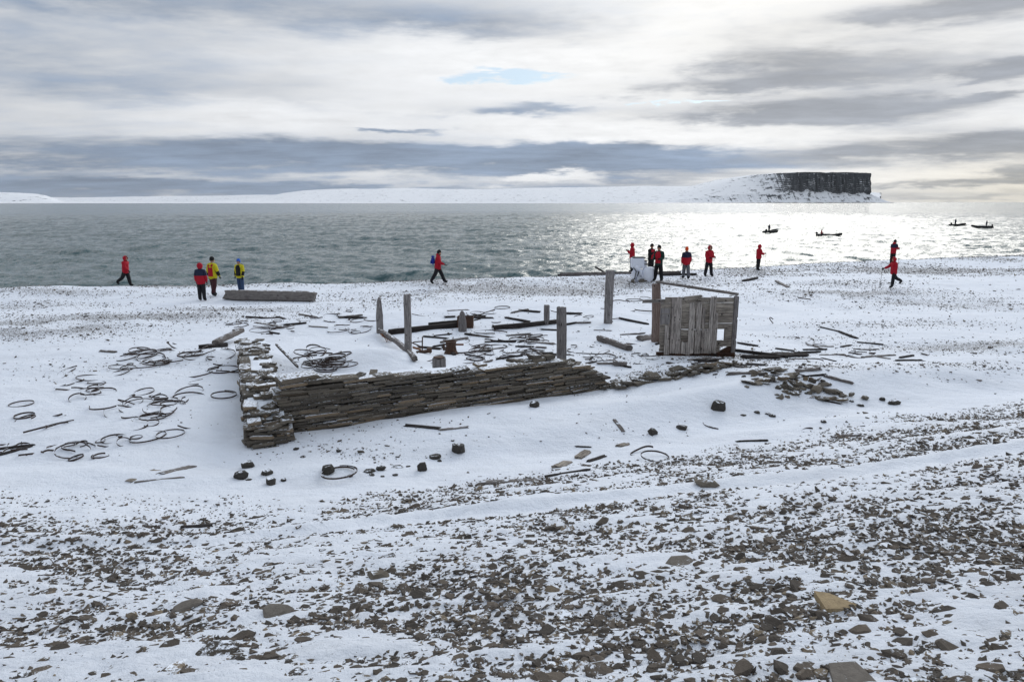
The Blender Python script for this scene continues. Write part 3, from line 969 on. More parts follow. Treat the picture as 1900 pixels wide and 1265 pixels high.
# ------------------------------------------------------------------ dry stone walls
def slab_proto(q):
    """hand-picked flat walling stone, unit box with broken edges"""
    pts = []
    for sx in (-1, 1):
        for sy in (-1, 1):
            for sz in (-1, 1):
                c = 0.08 + 0.16 * q.rand()
                e = 0.10 + 0.22 * q.rand()
                base = np.array([sx * 0.5, sy * 0.5, sz * 0.5]) * (0.93 + 0.12 * q.rand(3))
                pts.append(tuple(base - np.array([sx * c * 0.5, 0, 0]) - np.array([0, 0, sz * 0.02])))
                pts.append(tuple(base - np.array([0, 0, sz * e]) + np.array([sx * 0.01, sy * 0.02 * q.rand(), 0])))
    return hull_mesh('stone', pts)
SLABS = [slab_proto(qs) for i in range(22)]
for m_ in SLABS:
    m_.materials.append(MATS['wall_stone'])

def wall_stone(parent, loc, dims, rz, q, tilt=0.03):
    o = bpy.data.objects.new('stone', SLABS[q.randint(len(SLABS))])
    o.location = loc
    o.scale = dims
    o.rotation_euler = (q.randn() * tilt, q.randn() * tilt, rz + q.randn() * 0.05)
    return link(o, parent)

def rubble_core(parent, L, prof, th, y0, seed):  # dark fill added behind the facing to block light between the stones
    """packed inside of the wall: snow-covered on top; prof(u) = top height"""
    nu, nv = 46, 9
    U = np.linspace(0, L, nu)
    V = np.linspace(0, th, nv)
    G = np.array([[(u, y0 + v, prof(u) - 0.02 + 0.07 * float(fbm(u * 2.3, v * 3.1, seed, 3) - 0.5)) for v in V] for u in U])
    top = G.reshape(-1, 3)
    bot = top.copy()
    bot[:, 2] = -0.35
    F = grid_faces(nu, nv)
    rim = [i * nv for i in range(nu)] + [(nu - 1) * nv + j for j in range(1, nv)] + [i * nv + nv - 1 for i in range(nu - 2, -1, -1)] + [j for j in range(nv - 2, 0, -1)]
    side = [(rim[i], rim[(i + 1) % len(rim)], rim[(i + 1) % len(rim)] + nu * nv, rim[i] + nu * nv) for i in range(len(rim))]
    me = mesh_np('rubble_core', np.concatenate([top, bot]), np.concatenate([F[:, ::-1], np.array(side)]), False)
    me.materials.append(MATS['packed_core'])
    return obj('rubble_core', me, None, parent)

def make_core_mat():
    m, T, b = mat('packed_core')
    g = T.new('ShaderNodeNewGeometry')
    nz = T.sep(g.outputs['Normal'])[2]
    pos = g.outputs['Position']
    n = T.noise(pos, 7, 5, 0.7)
    snow = T.ramp(T.math('MULTIPLY_ADD', T.math('SUBTRACT', n, 0.5), 1.0, nz), 0.55, 0.75)
    T.put(b.inputs['Base Color'], T.mix(snow, T.mix(n, (0.03, 0.027, 0.024), (0.09, 0.08, 0.068)), SNOW))
    b.inputs['Roughness'].default_value = 0.9
    bump(T, b, T.noise(pos, 25, 4, 0.6), 0.5, 0.03)
make_core_mat()

def front_wall():
    q = np.random.RandomState(51)
    L = float(np.linalg.norm((WB - WA)[:2]))
    zA = gz(*WA[:2]) - 0.02
    w = empty('dry_stone_wall', (WA[0], WA[1], zA), ANG1)
    tag(w, 'long low dry-stone wall of flat brown slabs along the front of the ruin', 'stone wall')
    zB = gz(*WB[:2])
    def base(u):
        p = ruin(u, 0)
        return gz(p[0], p[1]) - zA
    # top of the wall read off the photograph
    tp = []
    for (px, py) in [(527, 708), (640, 703), (720, 697), (800, 692), (900, 687), (960, 680), (1010, 672), (1060, 676), (1095, 684), (1115, 694), (1132, 708), (1145, 716)]:
        d = raydir(px, py)
        nrm = E2
        t = np.dot(WA[:2] - CAM[:2], nrm) / np.dot(d[:2], nrm)
        P = CAM + d * t
        tp.append((np.dot(P[:2] - WA[:2], E1), P[2] - zA))
    tp = np.array(tp)
    def top(u):
        return float(np.interp(u, tp[:, 0], tp[:, 1]))
    TH = 0.55
    rubble_core(w, L * 0.985, lambda u: max(top(u) - 0.03, base(u) - 0.05), TH, 0.12, 80)
    z = -0.10
    course = 0
    while z < 1.35:
        h = 0.042 + 0.027 * q.rand() + (0.016 if q.rand() < 0.2 else 0)
        u = -0.16 + 0.14 * q.rand()
        while u < L:
            l = 0.26 + 0.50 * q.rand() ** 1.3
            um = u + l / 2
            zz = z + 0.035 * math.sin(um * 0.9 + course * 0.25) + 0.012 * q.randn()
            if zz + h * 0.5 < top(um) + 0.02 and zz + h > base(um) - 0.03:
                dep = 0.22 + 0.14 * q.rand()
                out = 0.035 * q.randn() * 0.6
                wall_stone(w, (um, dep / 2 - 0.02 + out, zz + h / 2), (l * 0.995, dep, h * (0.80 + 0.20 * q.rand())), 0, q, 0.018)
            u += l
        z += h * 0.97
        course += 1
    # loose coping stones lying across the top
    for i in range(16):
        u = L * (0.01 + 0.93 * q.rand())
        wall_stone(w, (u, 0.10 + 0.42 * q.rand(), top(u) - 0.005 + 0.02 * q.rand()), (0.16 + 0.24 * q.rand(), 0.14 + 0.2 * q.rand(), 0.035 + 0.05 * q.rand()), q.rand() * 3, q, 0.10)
    for (px, lift, dx, dz) in [(1005, 0.03, 0.36, 0.13), (985, 0.02, 0.30, 0.10), (1025, 0.10, 0.28, 0.10), (1000, 0.12, 0.26, 0.09)]:
        d = raydir(px, 672)
        t = np.dot(WA[:2] - CAM[:2], E2) / np.dot(d[:2], E2)
        u = float(np.dot((CAM + d * t)[:2] - WA[:2], E1))
        wall_stone(w, (u, 0.22, top(u) + lift), (dx, 0.25, dz), 0.1, q, 0.08)
    wall_stone(w, (0.36, 0.20, top(0.3) + 0.03), (0.78, 0.42, 0.10), 0.0, q, 0.02)
    return w, L
FRONT, FRONT_L = front_wall()

def side_wall():
    q = np.random.RandomState(52)
    # near end sticks out past the front wall; runs back along E2, leaning left
    n0 = on_plane(500, 822)[:2]
    f0 = on_plane(470, 628, Z0 + 0.62)[:2]
    L = float(np.linalg.norm(f0 - n0))
    e = (f0 - n0) / L
    ang = math.atan2(e[1], e[0])
    zA = gz(*n0) - 0.02
    w = empty('dry_stone_wall', (n0[0], n0[1], zA), ang)
    tag(w, 'snow-topped dry-stone wall running back from the left corner of the ruin', 'stone wall')
    TH = 0.70
    def top(u):
        return float(np.interp(u, [0, 0.35, 0.8, 1.4, 2.5, L * 0.6, L], [0.34, 0.52, 0.66, 0.80, 0.84, 0.76, 0.68]))
    def base(u):
        p = n0 + e * u
        return gz(p[0], p[1]) - zA
    rc = rubble_core(w, L - 0.30, lambda u: top(u + 0.30), TH - 0.06, -TH / 2 + 0.03, 90)
    rc.location.x = 0.30
    # outer (left) face: local +y ; inner face: local -y ; end face at u = 0
    for face in ('left', 'right', 'end'):
        z = -0.10
        while z < 0.95:
            h = (0.048 + 0.032 * q.rand()) * (1.0 if face == 'end' else 1.35)
            u = -TH / 2 - 0.02 if face == 'end' else 0.06
            lim = TH / 2 if face == 'end' else (L if face == 'left' else 1.9)
            while u < lim:
                l = 0.18 + 0.30 * q.rand() if face == 'end' else 0.32 + 0.42 * q.rand()
                um = min(u + l / 2, lim)
                tt = top(0.12) if face == 'end' else top(um)
                bb = base(0) if face == 'end' else base(um)
                if z + h * 0.6 < tt and z + h > bb - 0.03:
                    if face == 'end':
                        wall_stone(w, (0.12 + 0.25 * max(z, 0) + 0.16 * (abs(um) / (TH / 2)) ** 3 + 0.025 * q.randn(), um * 0.9, z + h / 2), (l * 0.95, 0.32, h * 0.85), math.pi / 2 + 0.35 * um, q, 0.07)
                    else:
                        wall_stone(w, (um, (TH / 2 - 0.06 + 0.03 * q.randn()) * (1 if face == 'left' else -1), z + h / 2), (l, 0.24, h), 0, q, 0.05)
                u += l
            z += h * 0.96
    for i in range(70):
        u = 0.10 + (L - 0.15) * q.rand() ** 1.15
        wall_stone(w, (u, (q.rand() - 0.5) * TH * 0.95, top(u) - 0.015 + 0.025 * q.rand()), (0.12 + 0.26 * q.rand(), 0.10 + 0.18 * q.rand(), 0.03 + 0.055 * q.rand()), q.randn() * 0.7 + 1.2, q, 0.09)
    for (u, v, lx, ly, lz, r) in [(1.05, -0.12, 0.20, 0.36, 0.11, 0.2), (1.45, -0.05, 0.16, 0.46, 0.10, 0.5), (2.0, -0.18, 0.18, 0.36, 0.08, 0.1), (0.42, 0.0, 0.25, 0.5, 0.05, 0.0)]:
        wall_stone(w, (u, v, top(u) + 0.035), (lx, ly, lz), r, q, 0.10)
    return w
side_wall()

def wall_tail():
    """line of toppled stones carrying the wall on towards the shed, and the rubble heap beyond"""
    q = np.random.RandomState(53)
    spots = []
    for px, py in [(1400, 700), (1415, 706), (1428, 697), (1440, 703), (1452, 712), (1465, 706), (1478, 700), (1490, 716), (1500, 728), (1480, 731), (1520, 722), (1535, 730), (1560, 735),
                   (1470, 720), (1505, 708), (1530, 712), (1425, 712), (1405, 714), (1448, 722), (1512, 735), (1548, 742), (1575, 738), (1455, 735), (1440, 690), (1395, 692)]:
        for _ in range(4):
            spots.append((px + 9 * q.randn(), py + 3.5 * q.randn(), 9 + 30 * q.rand() ** 2, 4 + 8 * q.rand() ** 1.5))
    for i, (px, py, wpx, hpx) in enumerate(spots):
        single_stone(px, py, wpx, hpx, 'brown broken slab in the rubble heap right of the shed',
                     'wall_stone', q.randn() * 0.4, (0.16 * q.randn(), 0.2 * q.randn()), 200 + i, 0.6, 0.25 - 0.5 * (q.rand() < 0.3),
                     'fallen_stone', 'stone', group='slabs of the rubble heap')
    single_stone(1203, 702, 26, 18, 'upright brown boulder among the toppled stones left of the shed', 'wall_stone', 0.2, (0.0, 0.1), 301, 0.7, 0.1, 'fallen_stone')
    single_stone(1514, 727, 24, 18, 'pale grey pointed stone on the right of the rubble heap', 'bare_stone', 0.2, (0.0, 0.1), 302, 0.7, 0.1, 'fallen_stone')
wall_tail()
def collapsed_wall():
    """the front wall carried on, one to three courses high, up to the foot of the shed"""
    q = np.random.RandomState(57)
    line = [at(*p) for p in [(1128, 718), (1165, 714), (1200, 707), (1240, 700), (1285, 691), (1330, 682), (1362, 676)]]
    o = empty('collapsed_wall', tuple(line[0]))
    tag(o, 'tumbled remnant of dry-stone wall, one to three courses, rising to the shed', 'stone wall')
    seg = np.array(line)
    d = np.concatenate([[0], np.cumsum(np.linalg.norm(np.diff(seg[:, :2], axis=0), axis=1))])
    s = 0.0
    while s < d[-1]:
        l = 0.14 + 0.26 * q.rand()
        x, y = np.interp(s, d, seg[:, 0]), np.interp(s, d, seg[:, 1])
        x2, y2 = np.interp(s + 0.2, d, seg[:, 0]), np.interp(s + 0.2, d, seg[:, 1])
        z = gz(x, y)
        n = 1 + q.randint(3)
        if 1.3 < s < 1.9:
            n = 1 + q.randint(2)
        for c in range(n):
            h = 0.045 + 0.04 * q.rand()
            wall_stone(o, (x - line[0][0] + 0.06 * q.randn(), y - line[0][1] + 0.08 * q.randn(), z - line[0][2] + 0.01 + c * 0.055), (l * (1.1 - 0.15 * c), 0.18 + 0.16 * q.rand(), h), math.atan2(y2 - y, x2 - x) + 0.2 * q.randn(), q, 0.12)
        s += l * 0.48
collapsed_wall()
# ------------------------------------------------------------------ timber
def post_mesh(name, h, w, d, q, top='flat', taper=0.94, sides=10, round_=0.55, below=0.25, twist=0.15):
    """weathered post standing along +z: rounded square section, checks and a worn head"""
    nr = 12
    rows = []
    a = np.linspace(0, 2 * math.pi, sides * 2, endpoint=False)
    p = 2.0 + 4.0 * (1 - round_)
    cs, sn = np.cos(a), np.sin(a)
    rad = 1.0 / (np.abs(cs) ** p + np.abs(sn) ** p) ** (1 / p)
    groove = 1 - 0.20 * (q.rand(len(a)) < 0.22)
    bend = (q.rand(2) - 0.5) * 0.05 * h
    for i in range(nr + 1):
        t = i / nr
        z = -below + (h + below) * t
        sc = 1 + (taper - 1) * t
        jag = np.zeros(len(a))
        if i == nr:
            if top == 'jagged':
                jag = -h * 0.30 * q.rand(len(a)) ** 1.5 * (0.4 + 0.6 * (np.cos(a - 0.5) * 0.5 + 0.5))
            elif top == 'point':
                sc *= 0.45
            else:
                jag = -0.03 * q.rand(len(a))
                sc *= 0.93
        if top == 'point' and t > 0.6:
            sc *= 1 - 0.5 * (t - 0.6) / 0.4
        r = rad * groove * (1 + 0.03 * q.randn(len(a)) * 0.6) * sc
        tw = twist * t
        x = (np.cos(a + tw) * r) * w / 2 + bend[0] * math.sin(t * math.pi) * 0.5
        y = (np.sin(a + tw) * r) * d / 2 + bend[1] * math.sin(t * math.pi) * 0.5
        rows.append(np.stack([x, y, z + jag], -1))
    V = np.stack(rows, 0)
    n = len(a)
    F = []
    for i in range(nr):
        for j in range(n):
            F.append((i * n + j, i * n + (j + 1) % n, (i + 1) * n + (j + 1) % n, (i + 1) * n + j))
    bm = bmesh.new()
    vs_ = [bm.verts.new(v) for v in V.reshape(-1, 3)]
    for f in F:
        bm.faces.new([vs_[k] for k in f])
    c = bm.verts.new(V[-1].mean(0))
    for j in range(n):
        bm.faces.new((vs_[nr * n + j], vs_[nr * n + (j + 1) % n], c))
    return bm_mesh(name, bm, False)

qt = np.random.RandomState(61)
def post(px, py_base, py_top, wpx, label, matname='grey_timber_upright', top='flat', lean=0.0, round_=0.5, name='timber_post', dpx=None, taper=0.95, rz=0.3):
    P = at(px, py_base)
    k = pxscale(P)
    h = (py_base - py_top) * k * 1.02
    me = post_mesh(name, h, wpx * k, (dpx or wpx) * k, qt, top, taper, round_=round_)
    o = obj(name, me, MATS[matname])
    o.location = P
    o.rotation_euler = (0.0, lean, rz)
    tag(o, label, 'post')
    return o
post(757, 653, 547, 13, 'tall round grey post beside the curved beam, left of the ruin', lean=0.012)
post(1041, 677, 570, 17, 'thick squared grey post standing behind the highest part of the stone wall', round_=0.15, lean=-0.012)
post(1128, 600, 503, 15, 'tallest free-standing grey post, left of the board shed', round_=0.3, lean=0.015)
post(1014, 603, 566, 10, 'short grey post just behind the thick squared post', round_=0.2)
post(858, 615, 577, 15, 'broken stub of a post with a jagged tip against a rusty box', top='point', round_=0.8, name='post_stub')
post(706, 618, 552, 14, 'split pale post with a pointed tip at the far left corner of the ruin', top='point', round_=0.7, name='split_post')

def beam_mesh(name, L, w, h, q, curve=0.0, round_=0.3, ends=0.05, nseg=10, rot=0.0, broken=0.0, sag=0.0):
    """timber lying along local +x, centred, foot at z = 0"""
    n = 12
    a = np.linspace(0, 2 * math.pi, n, endpoint=False) + 0.1
    p = 2.0 + 5.0 * (1 - round_)
    rad = 1.0 / (np.abs(np.cos(a)) ** p + np.abs(np.sin(a)) ** p) ** (1 / p)
    bm = bmesh.new()
    rings = []
    for i in range(nseg + 1):
        t = i / nseg
        x = (t - 0.5) * L
        jit = 1 + 0.07 * q.randn(n) * 0.6
        sc = 1.0
        if i in (0, nseg):
            sc = 1 - ends
        xe = np.zeros(n)
        if i == 0 or i == nseg:
            xe = (q.rand(n) - 0.5) * broken
        y = np.cos(a) * rad * jit * w / 2 * sc + curve * (4 * t * (1 - t)) + 0.02 * w * q.randn()
        z = np.sin(a) * rad * jit * h / 2 * sc + h / 2 + sag * 4 * t * (1 - t)
        rings.append([bm.verts.new((x + xe[j], y[j], z[j])) for j in range(n)])
    for i in range(nseg):
        for j in range(n):
            bm.faces.new((rings[i][j], rings[i + 1][j], rings[i + 1][(j + 1) % n], rings[i][(j + 1) % n]))
    bm.faces.new(rings[0])
    bm.faces.new(list(reversed(rings[-1])))
    bmesh.ops.recalc_face_normals(bm, faces=bm.faces)
    return bm_mesh(name, bm)

def lay(name, p0, p1, wpx, hpx, label, cat, matname='grey_timber_lying', curve=0.0, round_=0.2, sink=0.25, lift=(0, 0), broken=0.1, group=None, roll=0.0, ends=0.05, sag=0.0, hpix=False):
    """a timber lying on the ground between two photograph pixels"""
    A, B = at(*p0), at(*p1)
    A[2] += lift[0]
    B[2] += lift[1]
    k = (pxscale(A) + pxscale(B)) / 2
    d = Vector(B - A)
    me = beam_mesh(name, d.length, wpx * k, hpx * k, qt, curve, round_, ends, 10, 0, broken, sag)
    o = obj(name, me, MATS[matname])
    o.rotation_euler = (d.to_track_quat('X', 'Z') @ Quaternion((1, 0, 0), roll)).to_euler()
    o.location = (A + B) / 2 - np.array([0, 0, sink * hpx * k])
    tag(o, label, cat, group)
    return o
# ruin sleepers
lay('timber_beam', (704, 622), (770, 672), 9, 9, 'long curved grey beam slanting down at the left end of the ruin', 'beam', curve=0.10, round_=0.6, sink=0.0, lift=(0.10, 0.02))
lay('rotten_beam', (722, 621), (858, 606), 14, 11, 'black rotten sill beam behind the tall round post', 'beam', 'dark_timber_lying', sink=0.1)
lay('rotten_beam', (798, 608), (850, 603), 8, 7, 'short black plank lying on top of the rotten sill beam', 'beam', 'dark_timber_lying', sink=-0.4)
lay('rotten_beam', (915, 611), (1032, 600), 12, 8, 'black sill beam leading to the short grey post', 'beam', 'dark_timber_lying', sink=0.1)
lay('timber_log', (1112, 632), (1168, 651), 13, 11, 'squared grey log lying between the tall post and the shed', 'log', round_=0.4, sink=0.05)
lay('squared_timber', (1138, 677), (1162, 679), 12, 9, 'short dark timber block in the snow behind the wall end', 'timber', 'grey_timber_lying', sink=0.1)
lay('split_plank', (400, 642), (450, 632), 14, 9, 'grey plank leaning onto the far end of the side wall', 'plank', 'grey_timber_lying', lift=(0.05, 0.30), sink=0.1)
lay('timber_pole', (514, 662), (553, 686), 4, 4, 'thin snow-edged pole slanting off the side wall', 'pole', 'grey_timber_lying', lift=(0.34, 0.05), sink=0.0)
lay('timber_post', (372, 648), (420, 643), 14, 9, 'dark rotting timber among hoops left of the side wall', 'timber', 'dark_timber_lying', sink=0.1)
# shed surroundings
lay('fallen_plank', (1362, 652), (1460, 664), 9, 6, 'dark plank slanting out from the right foot of the shed', 'plank', 'dark_timber_lying', sink=0.1)
lay('fallen_plank', (1376, 664), (1446, 666), 10, 7, 'thick split plank lying right of the shed', 'plank', 'dark_timber_lying', sink=0.1)
lay('fallen_plank', (1440, 663), (1494, 661), 14, 6, 'black plank end reaching right from the split plank', 'plank', 'dark_timber_lying', sink=0.05)
lay('fallen_plank', (1352, 696), (1420, 696), 10, 7, 'brown board lying along the toppled stones', 'plank', 'grey_timber_lying', sink=0.1)
lay('fallen_plank', (1240, 674), (1262, 682), 10, 4, 'dark plank tip poking from the drift under the shed', 'plank', 'dark_timber_lying', sink=0.2)
lay('fallen_plank', (1150, 592), (1202, 603), 6, 4, 'thin dark plank left of the brown shed post', 'plank', 'dark_timber_lying', sink=0.1)
lay('fallen_plank', (1478, 690), (1520, 686), 9, 6, 'grey board across the back of the rubble heap', 'plank', 'grey_timber_lying', sink=0.1)
lay('fallen_plank', (1530, 699), (1580, 712), 8, 5, 'weathered board running right from the rubble heap', 'plank', 'grey_timber_lying', sink=0.1)
# boards in the snow below the wall
for (p0, p1, w, h, lab, mt) in [
    ((752, 790), (815, 796), 9, 5, 'dark pointed board lying below the middle of the wall', 'dark_timber_lying'),
    ((815, 799), (868, 793), 6, 4, 'thin grey board right of the dark pointed board', 'grey_timber_lying'),
    ((892, 897), (1006, 892), 13, 6, 'long reddish board at the edge of the shingle', 'grey_timber_lying'),
    ((1012, 885), (1092, 872), 7, 4, 'long thin stick behind the reddish board', 'dark_timber_lying'),
    ((1032, 868), (1054, 858), 18, 5, 'small pale board tilted in the snow', 'pale_board_lying'),
    ((1072, 851), (1090, 838), 16, 5, 'pale square board end standing proud of the snow', 'pale_board_lying'),
    ((1092, 857), (1122, 847), 7, 5, 'short dark stick right of the pale square board', 'dark_timber_lying'),
    ((1148, 829), (1162, 825), 12, 5, 'stubby pale board beside small black crumbs', 'pale_board_lying'),
    ((1070, 829), (1095, 830), 5, 3, 'thin dark stick left of the stubby pale board', 'dark_timber_lying'),
    ((1368, 820), (1422, 818), 5, 4, 'straight dark lath in open snow on the right', 'dark_timber_lying'),
    ((1545, 812), (1598, 808), 11, 5, 'weathered board on the right-hand shingle edge', 'grey_timber_lying'),
    ((298, 880), (356, 866), 16, 4, 'grey flat board lying left of the coal lumps', 'grey_timber_lying'),
    ((240, 893), (292, 872), 16, 3, 'pale snow-covered board left of the grey flat board', 'pale_board_lying'),
    ((252, 895), (340, 886), 6, 3, 'thin stick in front of the two left boards', 'grey_timber_lying'),
    ((337, 979), (395, 975), 8, 5, 'red-brown stick lying on the left shingle', 'dark_timber_lying'),
    ((1140, 780), (1156, 800), 7, 3, 'half-buried stick pointing down the open snow', 'grey_timber_lying'),
    ((0, 845), (60, 828), 9, 5, 'pair-topping dark lath at the left edge of the picture', 'dark_timber_lying'),
    ((0, 834), (62, 827), 7, 5, 'dark lath at the left edge of the picture', 'dark_timber_lying'),
    ((900, 636), (1000, 632), 6, 4, 'long thin stick in the snow inside the ruin', 'dark_timber_lying'),
    ((1515, 740), (1560, 750), 5, 3, 'thin stick in front of the rubble heap', 'dark_timber_lying'),
    ((1523, 608), (1560, 617), 5, 3, 'stick right of the shed pointing down the snow', 'dark_timber_lying'),
    ((1556, 616), (1590, 629), 6, 4, 'second stick end to end with another right of the shed', 'dark_timber_lying'),
    ((1600, 664), (1660, 660), 7, 4, 'grey stick across the right-hand litter', 'grey_timber_lying'),
    ((1380, 522), (1404, 517), 7, 4, 'short black stick on the beach behind the shed', 'dark_timber_lying'),
    ((1440, 522), (1462, 534), 6, 3, 'snowy stick near the beach crest', 'grey_timber_lying'),
    ((187, 652), (214, 654), 8, 4, 'short grey stick in the upper left snow', 'grey_timber_lying')]:
    lay('driftwood_board' if w > 8 else 'driftwood_stick', p0, p1, w, h, lab.replace('pair-topping dark', 'lower dark'), 'driftwood', mt, sink=0.2)
# big logs on the shore
lay('drift_log', (419, 556), (586, 560), 16, 19, 'huge squared grey driftwood log lying on the beach', 'log', 'grey_timber_lying', round_=0.25, sink=0.0, ends=0.18, broken=0.3)
lay('ship_mast', (1040, 500), (1262, 510), 5, 6, 'long thin mast lying along the beach crest', 'mast', 'grey_timber_lying', round_=0.9, sink=-0.2)
lay('driftwood_stick', (1226, 512), (1292, 511), 6, 4, 'black driftwood pole lying behind the people in dark clothes', 'driftwood', 'dark_timber_lying', sink=-0.1)
lay('driftwood_stick', (1104, 497), (1122, 492), 3, 3, 'forked branch sticking up from the mast', 'driftwood', 'dark_timber_lying', lift=(0.45, 0.05), sink=0)
lay('driftwood_stick', (1036, 508), (1074, 505), 6, 4, 'dark stick on snow in front of the mast', 'driftwood', 'dark_timber_lying', sink=0.0)

def splinters(cells, n, label, group):
    for i in range(n):
        c = cells[qt.randint(len(cells))]
        px, py = c[0] + c[2] * (qt.rand() * 2 - 1), c[1] + c[3] * (qt.rand() * 2 - 1)
        a = qt.randn() * 0.35
        ln = 8 + 18 * qt.rand()
        lay('wood_splinter', (px - ln * math.cos(a), py - ln * 0.4 * math.sin(a)), (px + ln * math.cos(a), py + ln * 0.4 * math.sin(a)), 3 + 5 * qt.rand(), 2 + 3 * qt.rand(),
            label, 'driftwood', ['dark_timber_lying', 'grey_timber_lying', 'dark_timber_lying'][i % 3], sink=0.2, group=group, broken=0.15)
splinters([(920, 650, 110, 24), (1000, 640, 40, 30), (850, 640, 60, 20)], 34, 'weathered wood splinter on the snowy ruin floor', 'wood splinters on the ruin floor')
splinters([(1180, 640, 50, 20), (1120, 670, 60, 16), (1340, 676, 40, 6), (1290, 672, 60, 6)], 22, 'weathered wood splinter scattered near the foot of the shed', 'wood splinters by the shed')
splinters([(1480, 690, 90, 16), (1600, 660, 90, 12), (1500, 640, 120, 16)], 20, 'weathered wood splinter in the litter right of the shed', 'wood splinters right of the shed')
splinters([(580, 605, 110, 18), (940, 588, 110, 12), (1090, 600, 70, 24)], 26, 'small wood splinter on the snow between ruin and beach', 'wood splinters behind the ruin')
# cut stump with hollow rusty top
def stump():
    P = at(815, 688)
    k = pxscale(P)
    h, r = 26 * k, 12.5 * k
    o = empty('tree_stump', tuple(P))
    tag(o, 'round sawn grey stump just behind the stone wall', 'stump')
    me = post_mesh('trunk', h, 2 * r, 2 * r, qt, 'flat', 1.0, 14, 1.0, 0.2, 0.0)
    trunk = obj('trunk', me, MATS['grey_timber_upright'], o)
    bm = bmesh.new()
    bmesh.ops.create_cone(bm, cap_ends=True, segments=20, radius1=r * 0.84, radius2=r * 0.80, depth=0.02, matrix=Matrix.Translation((0, 0, h + 0.004)))
    obj('cut_face', bm_mesh('cut_face', bm), MATS['rusted_cast_iron'], trunk)
stump()

# ------------------------------------------------------------------ rusted iron
def lathe_mesh(name, prof, seg=20, q=None, jitter=0.0, smooth=False):
    n = seg
    V = []
    for (r, z) in prof:
        for j in range(n):
            a = 2 * math.pi * j / n
            rr = r * (1 + (jitter * q.randn() if q is not None else 0))
            V.append((rr * math.cos(a), rr * math.sin(a), z))
    F = []
    for i in range(len(prof) - 1):
        for j in range(n):
            F.append((i * n + j, i * n + (j + 1) % n, (i + 1) * n + (j + 1) % n, (i + 1) * n + j))
    return mesh_np(name, np.array(V), np.array(F), smooth)

def box_bm(bm, size, M):
    r = bmesh.ops.create_cube(bm, size=1.0, matrix=M @ Matrix.Diagonal((*size, 1)))
    return r['verts']

def iron_drum():
    P = at(837, 657)
    k = pxscale(P)
    o = empty('iron_hub', tuple(P))
    tag(o, 'rusty flared iron drum standing in the middle of the ruin', 'iron relic')
    h = 25 * k
    prof = [(0.145, -0.04), (0.15, 0.0), (0.115, h * 0.25), (0.098, h * 0.6), (0.105, h * 0.92), (0.125, h), (0.105, h + 0.004), (0.085, h * 0.9), (0.07, h * 0.2)]
    obj('drum', lathe_mesh('drum', [(r * 13.5 * k / 0.145, z) for r, z in prof], 22, qt, 0.01), MATS['rusted_cast_iron'], o)
    bm = bmesh.new()
    box_bm(bm, (0.30, 0.05, 0.05), Matrix.Translation((0.24, 0.02, h * 0.72)))
    obj('axle', bm_mesh('axle', bm), MATS['orange_rust'], o)
    bm = bmesh.new()
    box_bm(bm, (0.16, 0.03, 0.025), Matrix.Translation((-0.16, 0.0, h * 1.05)) @ Matrix.Rotation(0.1, 4, 'Y'))
    box_bm(bm, (0.06, 0.06, h * 0.5), Matrix.Translation((-0.22, 0.0, h * 0.55)))
    obj('bracket', bm_mesh('bracket', bm), MATS['rusted_cast_iron'], o)
iron_drum()

def iron_wreck():
    P = at(782, 655)
    o = empty('iron_fitting', tuple(P))
    tag(o, 'heap of rusty iron fittings with one upright rod', 'iron relic')
    def bx(name, dims, loc, rot, m='rusted_cast_iron'):
        bm = bmesh.new()
        v = box_bm(bm, dims, Matrix.Identity(4))
        bmesh.ops.bevel(bm, geom=list(bm.edges), offset=min(dims) * 0.2, segments=1)
        c = obj(name, bm_mesh(name, bm), MATS[m], o)
        c.location, c.rotation_euler = loc, rot
    bx('base_plate', (0.42, 0.20, 0.07), (0.05, 0, 0.04), (0, -0.1, 0.2), 'rusted_cast_iron')
    bx('base_block', (0.14, 0.16, 0.13), (0.24, 0, 0.09), (0, 0, 0.2))
    bx('upright_rod', (0.035, 0.035, 0.46), (0.03, 0.02, 0.27), (0, 0.05, 0))
    bx('lever', (0.42, 0.035, 0.03), (-0.12, 0.0, 0.25), (0, 0.45, 0.1))
    bx('scrap_plate', (0.26, 0.12, 0.03), (-0.14, 0.02, 0.14), (0.2, 0.35, 0.3), 'orange_rust')
    bx('cross_bar', (0.30, 0.03, 0.03), (-0.10, 0.05, 0.34), (0, -0.05, 0.2))
iron_wreck()

def rusty_box():
    P = at(861, 612)
    k = pxscale(P)
    o = empty('iron_tank', tuple(P + np.array([0.0, 0.22, 0])))
    tag(o, 'dark rusty square iron tank behind the broken post stub', 'iron relic')
    w, h = 30 * k, 22 * k
    for nm, dims, loc in [('front_panel', (w, 0.02, h), (0.03, 0, h / 2)), ('back_panel', (w, 0.02, h), (0.03, 0.4, h / 2)),
                          ('side_panel', (0.02, 0.376, h * 0.97), (0.03 - w / 2 + 0.01, 0.2, h / 2)), ('side_panel', (0.02, 0.376, h * 0.97), (0.03 + w / 2 - 0.01, 0.2, h / 2)),
                          ('rim', (w * 1.04, 0.03, 0.03), (0.03, -0.012, h + 0.012))]:
        bm = bmesh.new()
        box_bm(bm, dims, Matrix.Identity(4))
        bmesh.ops.bevel(bm, geom=list(bm.edges), offset=0.003, segments=1)
        c = obj(nm, bm_mesh(nm, bm), MATS['rusted_cast_iron'], o)
        c.location = loc
rusty_box()
